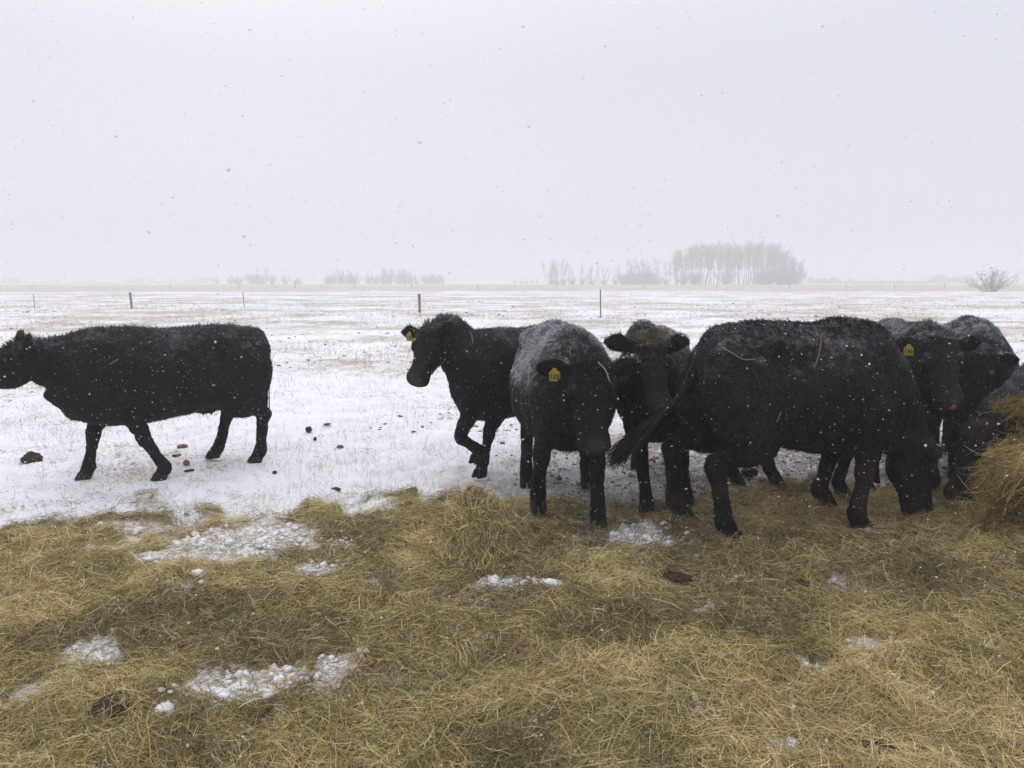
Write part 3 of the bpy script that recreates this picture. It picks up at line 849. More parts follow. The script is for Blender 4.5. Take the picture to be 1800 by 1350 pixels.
# F: behind E
COWS['F'] = make_cow('F', 'black cow standing behind the big broadside cow, only back and legs showing', (2.36, 6.14), R(-12), 0.955,
    dict(FL=PZ(2.86, 6.06), FR=GZ(1480, 872), HL=GZ(1362, 857), HR=PZ(1.86, 6.20)),
    ((.88, -.20, .60), -30, -74, 0), snow=.5, seed=37, furn=14000, lx=.92)
# H: facing the camera behind E's shoulder, licking its nose
COWS['H'] = make_cow('H', 'black cow licking its nose with a pink tongue, yellow tag in one ear', (3.42, 6.68), R(-104), 1.01,
    dict(FL=PZ(3.42, 6.22), FR=PZ(3.02, 6.28), HL=PZ(3.82, 7.26), HR=PZ(3.42, 7.34)),
    ((.90, .03, 1.235), 12, -52, 0), snow=.7, seed=41, tags=((-1, '170', -.3),), tongue=True, ears=(10, 0), furn=28000, topexp=1.75)
# I: behind at the right
COWS['I'] = make_cow('I', 'black cow with snow-white peaked back and drooping ear, behind the bale', (4.04, 6.74), R(-116), 1.03,
    dict(FL=PZ(4.15, 6.22), FR=PZ(3.78, 6.40), HL=PZ(4.62, 7.20), HR=PZ(4.28, 7.40)),
    ((.88, -.06, 1.10), 6, -62, 0), snow=.9, seed=43, ears=(0, 0), furn=26000, topexp=1.6)
# J: at the right edge, head down at the bale
COWS['J'] = make_cow('J', 'black cow reaching in from the right edge with its muzzle low at the bale', (4.48, 5.54), R(184), 1.02,
    dict(FL=PZ(4.20, 5.34), FR=PZ(4.05, 5.70), HL=PZ(5.35, 5.40), HR=PZ(5.25, 5.75)),
    ((1.18, .12, .64), 22, -56, 0), neck_drop=.06, snow=.6, seed=47, headbrown=.9, brown=.5, furn=20000)

# ================================================================ HAY
def straw_colours(n, x, y, seed=0):
    t = rng.random(n)
    A = np.array([[.63, .505, .24], [.475, .38, .16], [.33, .277, .112], [.235, .218, .08], [.54, .37, .155], [.17, .13, .06]])
    loc_ = fbm(x * 1.7, y * 1.7, s=81 + seed)
    p = np.clip((t + (loc_ - .5) * 1.9), 0, .999)
    idx = (p * 6).astype(int)
    order = np.array([0, 4, 1, 2, 3, 5])
    c = A[order[idx]]
    hi = rng.random((n, 1)) < .07
    c = np.where(hi, np.array([[.66, .56, .34]]), c)
    tone = .72 + .62 * fbm(x * 4.5, y * 4.5, s=84 + seed, o=3)[:, None]
    return c * rng.uniform(.55, 1.25, (n, 1)) * tone

def straw_paths(P, Nn, az, ln, lift, curl):
    n = len(P)
    t1 = np.stack([np.cos(az), np.sin(az), np.zeros(n)], -1)
    t1 = unit(t1 - Nn * np.sum(t1 * Nn, 1, keepdims=True))
    bt = np.cross(Nn, t1)
    pts = []
    for q in np.linspace(-.5, .5, 5):
        pts.append(P + t1 * (q * ln)[:, None] + bt * (curl * ln * (q * q * 4 - .5) * .35)[:, None] + Nn * (lift * ln * (q + .35) - (q * q) * ln * .25 * (lift > 0))[:, None])
    return np.stack(pts, 1), unit(bt * rng.uniform(.5, 1, (n, 1)) + Nn * rng.uniform(-.7, .7, (n, 1)))

def ground_normals(x, y):
    e = .02
    z0 = ground_z(x, y); zx = ground_z(x + e, y); zy = ground_z(x, y + e)
    return unit(np.stack([-(zx - z0) / e, -(zy - z0) / e, np.ones_like(x)], -1)), z0

if 'hay' in PARTS:
    # loose hay over the ground: thicker sampling near the viewer
    N0 = int(660000 * HAYM)
    yy = 1.5 + 5.3 * rng.random(N0) ** 1.15
    xx = rng.uniform(-1, 1, N0) * (1.2 + yy * .86)
    keep = rng.random(N0) < cover(xx, yy) * np.clip(1.25 - (yy - 2) * .07, 0, 1)
    xx, yy = xx[keep], yy[keep]
    n = len(xx)
    Nn, zz = ground_normals(xx, yy)
    layer = rng.random(n) ** 1.4
    P = np.stack([xx, yy, zz + .004 + layer * .030], -1)
    az = fbm(xx * 2.2, yy * 2.2, s=91, o=3) * 16 + rng.normal(0, 1.0, n)
    ln = rng.uniform(.025, .15, n) * (1 + .5 * (rng.random(n) < .1))
    lift = rng.normal(.02, .16, n)
    up = rng.random(n) < .03
    lift = np.where(up, rng.uniform(.25, .8, n), lift)
    pts, sd = straw_paths(P, Nn, az, ln, lift, rng.normal(0, .32, n))
    wd = rng.uniform(.0010, .0025, n) * (.8 + yy * .09)
    o = ribbons('loose_hay', pts, wd, sd, M_hay, None, straw_colours(n, xx, yy), tip=.5)
    tag(o, 'loose yellow-green hay strewn thickly over the foreground ground', 'hay', kind='stuff')

def hay_body(name, core_name, centre, fn, nu, nv, nstraw, seed, lnr=(.06, .2), spread=.03, amp=.10, tone=(1, 1, 1)):
    """fn(u,v)->local xyz arrays; closed at the ground"""
    root = empty(name, tuple(centre))
    U, Vv = np.meshgrid(np.linspace(0, 1, nu), np.linspace(0, 1, nv), indexing='ij')
    P = fn(U.ravel(), Vv.ravel())
    r_ = fbm(P[:, 0] * 7, P[:, 1] * 7, P[:, 2] * 7, s=seed, o=4) - .5
    r_ = r_ * sst(-.02, .12, P[:, 2])
    ctr = P.mean(0)
    P = P + unit(P - ctr) * (r_ * amp)[:, None]
    i = np.arange(nu - 1)[:, None] * nv; j = np.arange(nv - 1)[None, :]
    F = np.stack([i + j, i + nv + j, i + nv + j + 1, i + j + 1], -1).reshape(-1, 4)
    core = np_mesh(core_name, P, F, M_core, root)
    a, b, c, d = (P[F[:, k]] for k in range(4))
    nr = np.cross(c - a, d - b); ar = np.linalg.norm(nr, axis=1); nr = unit(nr)
    sg = np.sign(np.sum(nr * (a - (ctr - [0, 0, .2])), 1)); nr = nr * sg[:, None]
    ar = ar * (nr[:, 2] > -.6)
    fi = rng.choice(len(F), nstraw, p=ar / ar.sum())
    uu, vv = rng.random(nstraw)[:, None], rng.random(nstraw)[:, None]
    Q = a[fi] * (1 - uu) * (1 - vv) + b[fi] * uu * (1 - vv) + c[fi] * uu * vv + d[fi] * (1 - uu) * vv
    Nn = nr[fi]
    n = nstraw
    t1 = unit(rng.normal(0, 1, (n, 3)) * [1, 1, .55])
    wv = np.stack([fbm(Q[:, 0] * 4, Q[:, 1] * 4, Q[:, 2] * 4, s=seed + 3 + k, o=2) - .5 for k in range(3)], -1)
    t1 = unit(t1 * .7 + wv * 4)
    t1 = unit(t1 - Nn * np.sum(t1 * Nn, 1, keepdims=True) * .9)
    bt = unit(np.cross(Nn, t1))
    ln = rng.uniform(*lnr, n); lift = rng.normal(.05, .2, n)
    st = rng.random(n) < .06; lift = np.where(st, rng.uniform(.3, .9, n), lift)
    curl = rng.normal(0, .5, n)
    Q = Q + Nn * (rng.random(n) * spread)[:, None]
    pts = []
    for q in np.linspace(-.5, .5, 5):
        pts.append(Q + t1 * (q * ln)[:, None] + bt * (curl * ln * (q * q * 4 - .5) * .35)[:, None] + Nn * (lift * ln * (q + .4))[:, None] - np.array([[0, 0, 1]]) * (ln * .25 * q * q)[:, None])
    ribbons('straw', np.stack(pts, 1), rng.uniform(.0015, .004, n), unit(bt + Nn * rng.uniform(-.8, .8, (n, 1))), M_hay, root, straw_colours(n, Q[:, 0] + centre[0], Q[:, 1] + centre[1], seed) * np.array([tone]), tip=.5)
    return root

if 'hay' in PARTS:
    # pulled-out heap in the middle of the foreground
    def f_pile(u, v):
        a = u * 2 * math.pi; r = v
        rx, ry = .47, .38
        lump = 1 + .18 * np.cos(2 * a + .6) + .12 * np.sin(3 * a)
        x = np.cos(a) * r * rx * lump; y = np.sin(a) * r * ry * lump
        z = .37 * (1 - sst(.0, 1.0, r) ** .8) * (1 + .15 * np.cos(a + 2.4)) - .03
        sh = np.exp(-r * r * 4) * -.10
        return np.stack([x + sh, y, z], -1)
    t = hay_body('hay_pile', 'heap_core', (P_C[0] + .0, P_C[1] + .12, float(ground_z(P_C[0], P_C[1]))), f_pile, 90, 40, int(26000 * HAYM), 5, (.04, .15), .04)
    tag(t, 'knee-high heap of loose hay in front of the head-on cow', 'hay pile')
    # torn open round bale at the right
    BC = np.array([3.80, 4.74, 0.0])
    def f_bale(u, v):
        a = u * 2 * math.pi
        r = np.where(v < .5, 1 - .10 * (1 - v * 2) ** 2 + 0 * v, 1 - sst(.5, 1.0, v))
        flare = .62 * sst(.26, .0, v) ** 1.5
        R0 = .68 + .07 * np.cos(3 * a + 1) + .05 * np.cos(5 * a)
        x = np.cos(a) * R0 * (r + flare) * 1.05; y = np.sin(a) * R0 * (r + flare * .6) * .72
        top = .62 + .10 * np.cos(a - .5) + .05 * np.cos(4 * a)
        z = top * sst(0, .52, v) ** .8 + .12 * sst(.6, 1, v) - .05
        return np.stack([x, y, z], -1)
    t = hay_body('hay_bale', 'packed_core', tuple(BC), f_bale, 130, 70, int(56000 * HAYM), 15, (.07, .28), .09, amp=.26, tone=(.72, .66, .58))
    tag(t, 'torn-open round hay bale at the right edge with a ragged top', 'hay bale')
    # wisp pulled up behind the bale, between muzzle and bale top
    wc = W(1785, 724, 5.0)
    def f_wisp(u, v):
        a = u * 2 * math.pi; b = v * math.pi
        return np.stack([np.cos(a) * np.sin(b) * .22 + .12, np.sin(a) * np.sin(b) * .12, np.cos(b) * .03 + .02 * np.cos(a * 2)], -1)
    t = hay_body('hay_wisp', 'tangled_core', tuple(wc), f_wisp, 40, 20, int(3500 * HAYM), 25, (.08, .24), .04, tone=(.62, .54, .46))
    tag(t, 'tangled wisp of hay hanging above the torn bale against the black cow', 'hay')

# hay on the cow's head and a few single stalks on hides
def stalk_thing(name, label, pts, width, col, cat='straw'):
    pts = catmull(np.array(pts, float), 5)
    Q = np.column_stack([pts, np.full(len(pts), width), np.full(len(pts), width)])
    V, FF = tube(Q, 1, ref=(0.1, 1, 0.3), n=6)
    FF = np.array([tuple(q) for q in FF]); tri = FF[:, 2] == FF[:, 3]
    o = np_mesh(name, V, [FF[~tri], FF[tri][:, :3]], M_hay, None, color=np.tile([col], (len(V), 1)))
    tag(o, label, cat)
    return o

def on_cow(key, pf, pl, pu):
    root, body, k = COWS[key]
    p = k['poll'] + k['f'] * pf * k['s'] + k['l'] * pl * k['s'] + k['u'] * pu * k['s']
    yaw = root.rotation_euler.z; c, s_ = math.cos(yaw), math.sin(yaw)
    return np.array([root.location.x + p[0] * c - p[1] * s_, root.location.y + p[0] * s_ + p[1] * c, p[2]])

from mathutils.bvhtree import BVHTree
def on_hide(key, pix, lift=.012):
    root, body, k = COWS[key]
    bpy.context.view_layer.update()
    me = body.data
    mw = body.matrix_world; inv = mw.inverted()
    bvh = BVHTree.FromPolygons([v.co for v in me.vertices], [p.vertices for p in me.polygons])
    o = inv @ Vector((0, 0, CAM_H)); out = []
    for px, py in pix:
        d = inv @ (Vector((0, 0, CAM_H)) + Vector(pray(px, py))) - o
        h, nn, _, _ = bvh.ray_cast(o, d)
        if h is not None: out.append(tuple(mw @ (h + nn * lift)))
    return out
straw = [.42, .34, .2]
for key, pix, lab, col_ in [('E', [(1443, 588), (1441, 612), (1436, 632), (1430, 648)], 'reddish stalk hanging down the shoulder of the big broadside cow', [.30, .20, .13]),
                            ('E', [(1268, 612), (1285, 622), (1305, 632), (1328, 634)], 'long thin stalk curved over the rump of the big broadside cow', [.30, .25, .17]),
                            ('E', [(1362, 742), (1368, 732), (1372, 722)], 'short stalk low on the flank of the big broadside cow', [.26, .22, .15]),
                            ('C', [(1004, 612), (1003, 620), (1006, 630)], 'short stalk above the poll of the head-on cow', [.30, .27, .22]),
                            ('B', [(823, 582), (829, 592), (831, 604)], 'fine stalk on the neck of the cow with raised foreleg', [.28, .25, .2]),
                            ('A', [(192, 641), (200, 636), (208, 631)], 'pale stalk stuck in the shoulder hair of the walking cow', [.28, .25, .2])]:
    q = on_hide(key, pix)
    if len(q) >= 2: stalk_thing('straw_stalk', lab, q, .0012, tuple(v * .7 for v in col_))
stalk_thing('straw_stalk', 'pale curved straw lying on the forehead of the head-on cow', [on_cow('C', .03, .03, .075), on_cow('C', .08, .075, .065), on_cow('C', .15, .10, .045)], .0018, straw)
n = 700
c0 = on_cow('D', -.005, 0, .045)
fx, lx = on_cow('D', 1, 0, 0) - on_cow('D', 0, 0, 0), on_cow('D', 0, 1, 0) - on_cow('D', 0, 0, 0)
ux = unit(on_cow('D', 0, 0, 1) - on_cow('D', 0, 0, 0))
P = c0 + lx * rng.normal(0, .045, (n, 1)) + fx * rng.normal(.02, .035, (n, 1)) + ux * rng.uniform(-.01, .02, (n, 1))
dv = unit(rng.normal(0, 1, (n, 3)) * [1, 1, .6]); ln = rng.uniform(.03, .10, (n, 1))
bow = rng.normal(0, .12, (n, 3))
pts = np.stack([P - dv * ln * .5, P + bow * ln * .5, P + dv * ln * .5 + bow * ln * .2], 1)
o = ribbons('hay_tuft', pts, rng.uniform(.0015, .003, n), unit(rng.normal(0, 1, (n, 3))), M_hay, None, straw_colours(n, P[:, 0], P[:, 1]) * .55)
tag(o, 'messy tuft of hay lying on the brown forehead of the cow facing the camera', 'hay')

# ================================================================ lumps of dung and snow
def lump(name, label, cat, px, py, size, mat, flat=.6, seed=0, group=None, sink=.2):
    c = G(px, py); c[2] = float(ground_z(c[0], c[1]))
    nu, nv_ = 44, 26
    a, b = np.meshgrid(np.linspace(0, 2 * math.pi, nu, endpoint=False), np.linspace(0, math.pi, nv_), indexing='ij')
    D = np.stack([np.cos(a) * np.sin(b), np.sin(a) * np.sin(b), np.cos(b)], -1).reshape(-1, 3)
    r = .62 + .62 * fbm(D[:, 0] * 1.7 + seed, D[:, 1] * 1.7, D[:, 2] * 1.7 + 5, s=seed, o=5) + .22 * (fbm(D[:, 0] * 8, D[:, 1] * 8, D[:, 2] * 8, s=seed + 2, o=2) - .5)
    V = D * r[:, None] * np.array(size) * .5
    V[:, 2] *= flat
    i = np.arange(nu)[:, None]; j = np.arange(nv_ - 1)[None, :]
    i2 = (i + 1) % nu
    F = np.stack([i * nv_ + j, i * nv_ + j + 1, i2 * nv_ + j + 1, i2 * nv_ + j], -1).reshape(-1, 4)
    o = np_mesh(name, V, F, mat)
    o.location = (c[0], c[1], c[2] + size[2] * flat * .5 * (1 - sink * 2))
    o.rotation_euler = (0, 0, seed)
    tag(o, label, cat, group)
    return o

gd = 'lumps of dung on the snow and hay'
lump('dung_pat', 'dark brown dung pat on the snow left of the walking cow\'s front hooves', 'dung', 57, 810, (.22, .17, .15), M_dung, .8, 31, gd, .22)
lump('dung_pat', 'tan dung pat on the snow below the walking cow\'s belly', 'dung', 321, 790, (.15, .11, .07), M_dungtan, .55, 2, gd, .26)
lump('dung_pat', 'flat black dung scrap just in front of the tan pat under the walking cow', 'dung', 311, 799, (.12, .08, .035), M_dung, .6, 12, gd, .12)
lump('dung_pat', 'small round brown dung lump under the walking cow between its legs', 'dung', 328, 820, (.06, .06, .06), M_dungtan, .9, 3, gd, .12)
lump('dung_pat', 'small dark dung scrap nearest the viewer under the walking cow', 'dung', 333, 832, (.09, .06, .035), M_dung, .7, 13, gd, .12)
lump('dung_pat', 'round grey frozen dung ball on the snow in the open middle', 'dung', 543, 762, (.072, .07, .075), M_dung, .95, 4, gd, .05)
lump('dung_pat', 'small tan dung pat on the snow right of the grey dung ball', 'dung', 598, 790, (.085, .07, .05), M_dungtan, .8, 5, gd, .26)
lump('dung_pat', 'small black dung lump just in front of the grey dung ball', 'dung', 554, 775, (.035, .04, .06), M_dung, .8, 6, gd, .12)
lump('dung_pat', 'flat dark dung scrap on snow behind the grey dung ball', 'dung', 575, 750, (.10, .06, .025), M_dung, .6, 7, gd, .12)
lump('dung_pat', 'black dung lump in the snow right of the walking cow\'s hind hooves', 'dung', 483, 837, (.05, .04, .04), M_dung, .8, 8, gd, .12)
lump('dung_pat', 'half-buried brown dung pat on the snow above the hay heap', 'dung', 590, 860, (.09, .07, .045), M_dung, .8, 9, gd, .15)
lump('dung_pat', 'dark dung lump at the edge of hay and snow on the left', 'dung', 135, 944, (.17, .12, .08), M_dung, .8, 10, gd, .12)
lump('dung_pat', 'wet dark brown dung patch in the hay at lower left', 'dung', 203, 1268, (.20, .15, .05), M_dung, .7, 14, gd, .1)
lump('dung_pat', 'dark dung clump in the hay in front of the broadside cow\'s hind hoof', 'dung', 1190, 1022, (.18, .14, .08), M_dung, .8, 15, gd, .1)
lump('dung_pat', 'low dark dung clump in the hay in front of the broadside cow\'s front hooves', 'dung', 1400, 1040, (.16, .12, .06), M_dung, .7, 16, gd, .1)
lump('dung_pat', 'large brown dung patch in the hay at the bottom edge on the right', 'dung', 1535, 1322, (.24, .18, .06), M_dung, .6, 17, gd, .1)
lump('dung_pat', 'dark lump of dung between the legs of the broadside cow', 'dung', 1317, 842, (.15, .12, .10), M_dung, .9, 18, gd, .1)

gs = 'chunks of trodden snow in the hay'
lump('snow_chunk', 'largest white snow chunk in the hay at lower left', 'snow chunk', 290, 1266, (.115, .08, .07), M_snowlump, .9, 21, gs, .15)
lump('snow_chunk', 'white snow chunk just behind the largest one in the hay', 'snow chunk', 306, 1228, (.08, .06, .06), M_snowlump, .9, 22, gs, .15)
lump('snow_chunk', 'oblong snow chunk in the hay right of the dung stain in the bare patch', 'snow chunk', 518, 1262, (.055, .04, .05), M_snowlump, .9, 23, gs, .1)
lump('snow_chunk', 'round snow chunk in the hay below the oblong one', 'snow chunk', 489, 1281, (.042, .04, .045), M_snowlump, .9, 24, gs, .1)
lump('snow_chunk', 'broken snow chunk in the hay before the hooves of the cow with raised hoof', 'snow chunk', 965, 1032, (.10, .07, .05), M_snowlump, .8, 25, gs, .15)
lump('snow_chunk', 'snow chunk on the hay at lower right, flat and cracked', 'snow chunk', 1412, 1160, (.09, .05, .03), M_snowlump, .8, 26, gs, .1)
lump('snow_chunk', 'small lone snow chunk in the hay left of the hay heap', 'snow chunk', 657, 1034, (.06, .045, .04), M_snowlump, .9, 27, gs, .15)
lump('snow_chunk', 'snow chunk at the left rim of the white patch under the cows', 'snow chunk', 1037, 975, (.09, .06, .045), M_snowlump, .9, 28, gs, .15)

def blobs(name, P, Rr, mat, label, cat, squash=.75, kind='stuff'):
    """many small lumpy pebbles in one object"""
    n = len(P)
    t = (1 + 5 ** .5) / 2
    D = unit(np.array([(-1, t, 0), (1, t, 0), (-1, -t, 0), (1, -t, 0), (0, -1, t), (0, 1, t), (0, -1, -t), (0, 1, -t), (t, 0, -1), (t, 0, 1), (-t, 0, -1), (-t, 0, 1)]))
    T = np.array([(0, 11, 5), (0, 5, 1), (0, 1, 7), (0, 7, 10), (0, 10, 11), (1, 5, 9), (5, 11, 4), (11, 10, 2), (10, 7, 6), (7, 1, 8), (3, 9, 4), (3, 4, 2), (3, 2, 6), (3, 6, 8), (3, 8, 9), (4, 9, 5), (2, 4, 11), (6, 2, 10), (8, 6, 7), (9, 8, 1)])
    J = rng.uniform(.65, 1.3, (n, 12, 1)); S = rng.uniform(.7, 1.3, (n, 1, 3)) * np.array([1, 1, squash])
    V = P[:, None, :] + D[None] * J * S * Rr[:, None, None]
    F = (np.arange(n) * 12)[:, None, None] + T[None]
    o = np_mesh(name, V.reshape(-1, 3), F.reshape(-1, 3), mat)
    if kind: tag(o, label, cat, kind=kind)
    return o

# snow crumbs where the hay is thin
n0 = 120000
yy = rng.uniform(1.8, 6.0, n0); xx = rng.uniform(-1, 1, n0) * (1 + yy * .8)
hh = holes(xx, yy)
kp = (rng.random(n0) < sst(.22, .8, hh + (fbm(xx * 8, yy * 8, s=6, o=3) - .5) * 2.6) * .95) | (rng.random(n0) < .006)
xx, yy = xx[kp], yy[kp]
rr = rng.lognormal(math.log(.0055), .68, len(xx)).clip(.002, .030)
rr = np.where(holes(xx, yy) < .12, np.minimum(rr * .7, .009), rr)
blobs('snow_crumbs', np.stack([xx, yy, ground_z(xx, yy) + rr * .4], -1), rr, M_snowlump, 'white crumbs of trodden snow in the bare patches of the hay', 'snow', squash=.62)
# churned crumbs of dirty snow and dung under the herd
n1 = 26000
ya = rng.uniform(4.9, 8.0, n1); xa = rng.uniform(-.3, 5.2, n1)
ka = rng.random(n1) < (.3 + .7 * sst(.38, .62, fbm(xa * 2.4, ya * 2.4, s=103))) * sst(-.3, .6, xa)
xa, ya = xa[ka], ya[ka]; ra = rng.lognormal(math.log(.0075), .6, len(xa)).clip(.003, .035)
half = rng.random(len(xa)) < .5
blobs('churned_snow', np.stack([xa, ya, ground_z(xa, ya) + ra * .1], -1)[half], ra[half], M_dirtysnow, 'dirty crumbs of churned snow under and around the hooves of the herd', 'snow', squash=.5)
blobs('trodden_dung', np.stack([xa, ya, ground_z(xa, ya) + ra * .1], -1)[~half], ra[~half] * .8, M_clod, 'small brown bits of trodden dung under the herd', 'dung', squash=.5)
# frozen clods over the field
n0 = 8500
yy = 8.5 + 80 * rng.random(n0) ** 1.8; xx = rng.uniform(-1, 1, n0) * (3 + yy * .8)
kp = rng.random(n0) < np.maximum(sst(.42, .62, fbm(xx * .25, yy * .25, s=101)) * .9, .8 * (yy > 15) * sst(.5, .6, fbm(xx * .06, yy * .3, s=102)))
xx, yy = xx[kp], yy[kp]
rr = rng.lognormal(math.log(.020), .5, len(xx)).clip(.006, .07) * (0.6 + yy * .02).clip(.6, 1.5)
blobs('frozen_clods', np.stack([xx, yy, ground_z(xx, yy) + rr * .05], -1), rr, M_clod, 'small dark frozen clods scattered over the snowy field', 'clods', squash=.55)

# ================================================================ dry grass on the snow
def grass(n0, ymin, ymax, pw, lr, wr, dens, z=0):
    yy = ymin + (ymax - ymin) * rng.random(n0) ** pw
    xx = rng.uniform(-1, 1, n0) * (2.2 + yy * .80)
    keep = rng.random(n0) < dens(xx, yy)
    xx, yy = xx[keep], yy[keep]; n = len(xx)
    P = np.stack([xx, yy, ground_z(xx, yy) - .004], -1)
    flat = rng.random(n) < .45
    ang = np.where(flat, rng.uniform(1.1, 1.5, n), np.abs(rng.normal(0, .45, n)))
    az = rng.uniform(0, 2 * math.pi, n); ln = rng.uniform(*lr, n)
    d0 = np.stack([np.sin(ang) * np.cos(az), np.sin(ang) * np.sin(az), np.cos(ang)], -1)
    bend_ = rng.normal(0, .35, (n, 3)); bend_[:, 2] -= .12
    p1 = P + d0 * ln[:, None] * .5; p2 = p1 + unit(d0 + bend_) * ln[:, None] * .5
    p2[:, 2] = np.maximum(p2[:, 2], P[:, 2] + .003)
    A = np.array([[.42, .29, .19], [.50, .38, .25], [.33, .21, .14], [.25, .17, .12], [.38, .30, .17]])
    c = A[rng.integers(0, 5, n)] * rng.uniform(.65, 1.15, (n, 1))
    return np.stack([P, p1, p2], 1), rng.uniform(*wr, n) * (.7 + yy * .05), unit(rng.normal(0, 1, (n, 3)) * [1, 1, .3]), c
G1 = grass(120000, 4.6, 16, 1.25, (.02, .13), (.0011, .0024), lambda x, y: sst(.40, .68, fbm(x * 1.3, y * 1.3, s=111)) * .85 * sst(-.4, .1, y - edge_y(x)) + .07)
G2 = grass(110000, 9, 75, 1.5, (.05, .20), (.0025, .005), lambda x, y: sst(9, 17, y + (fbm(x * .5, y * .5, s=118) - .5) * 8) * np.maximum(sst(.46, .66, fbm(x * .35, y * .35, s=112)), .9 * np.exp(-((y - (37.0 - .42 * x)) / 2.6) ** 2) * sst(.3, .6, fbm(x * .3, y * .3, s=113))))
G3 = grass(5200, 4.8, 9, 1.0, (.10, .24), (.0013, .0022), lambda x, y: .5 * sst(-.2, .2, y - edge_y(x)))
G4 = grass(60000, 4.8, 8.2, 1.0, (.015, .07), (.0014, .0034), lambda x, y: .85 * sst(-.6, .9, x) * sst(5.4, 3.6, np.abs(x - 1.5) + .0) * (.3 + .7 * sst(.35, .6, fbm(x * 3, y * 3, s=119))))
G4[3][:] *= .55
GG = [np.concatenate(q) for q in zip(G1, G2, G3, G4)]
o = ribbons('dry_grass', GG[0], GG[1], GG[2], M_hay, None, GG[3])
tag(o, 'dry tan grass stems poking through the snow across the field', 'grass', kind='stuff')

# ================================================================ fences
def post_mesh(name, base, top, r0, mat, parent, square=False, n=10):
    base = np.array(base); top = np.array(top)
    P = [[*(base * (1 - t) + top * t), r0 * (1 + .06 * math.sin(7 * t + base[0])), r0 * (1 + .05 * math.cos(5 * t))] for t in (0, .25, .5, .75, .97)]
    P.append([*top, r0 * .75, r0 * .75])
    V, FF = tube(P, 2, ref=(0, 1, 0.02), n=n)
    FF = np.array([tuple(q) for q in FF]); tri = FF[:, 2] == FF[:, 3]
    return np_mesh(name, V, [FF[~tri], FF[tri][:, :3]], mat, parent)

def fence(label, posts, wires, wr, group=None):
    root = empty('wire_fence', (0, 0, 0))
    tag(root, label, 'fence')
    tops = []
    for (x, y, h, r0, lean, mat) in posts:
        z = float(ground_z(x, y)) - .1
        post_mesh('post', (x, y, z), (x + lean, y, z + h + .1), r0, mat, root)
        if mat is M_steel:      # short cross anchor / staple lugs
            for q in (.45, .8):
                post_mesh('clip', (x + lean * q - .03, y - .02, z + h * q), (x + lean * q + .03, y - .02, z + h * q + .01), .008, mat, root.children[-1] if False else root)
        tops.append((x + lean, y, z + .1, h))
    V = []; F = []
    for wh in wires:
        for (x0, y0, z0, h0), (x1, y1, z1, h1) in zip(tops[:-1], tops[1:]):
            seg = []
            for t in np.linspace(0, 1, 7):
                seg.append([x0 + (x1 - x0) * t, y0 + (y1 - y0) * t - .03, z0 + (z1 - z0) * t + wh - .10 * t * (1 - t), wr, wr])
            v, ff = tube(seg, 1, ref=(0, 1, 0.01), n=5)
            F += [tuple(i + len(V) for i in q) for q in ff]; V += v.tolist()
    F = np.array(F); tri = F[:, 2] == F[:, 3]
    np_mesh('wire', np.array(V), [F[~tri], F[tri][:, :3]], M_wire, root)
    return root

def gp(px, py, ptop):
    g = G(px, py); return g[0], g[1], (py - ptop) / 1350 * g[1] * 1.0
posts = []
for px, py, pt, r0, lean, mat in [(-190, 541, 516, .05, 0, M_post), (61, 543, 518, .022, 0, M_steel), (232, 546, 518, .065, -.05, M_post), (430, 546, 517, .022, -.06, M_steel), (738, 552, 518, .070, -.02, M_post), (1056, 560, 511, .030, -.04, M_steel)]:
    x, y, h = gp(px, py, pt); posts.append((x, y, h, r0, lean, mat))
fence('near wire fence of five posts crossing the snowy field behind the cows', posts, (.35, .62, .88), .006)
posts = []
for px in (300, 420, 520, 623, 724, 840, 978, 1131, 1260, 1388, 1487, 1572, 1660):
    x, y, h = gp(px, 510.5, 504); posts.append((x, y, 1.05, .07, 0, M_post))
fence('far fence of small posts on the tan stubble in front of the trees', posts, (.5, .9), .006)

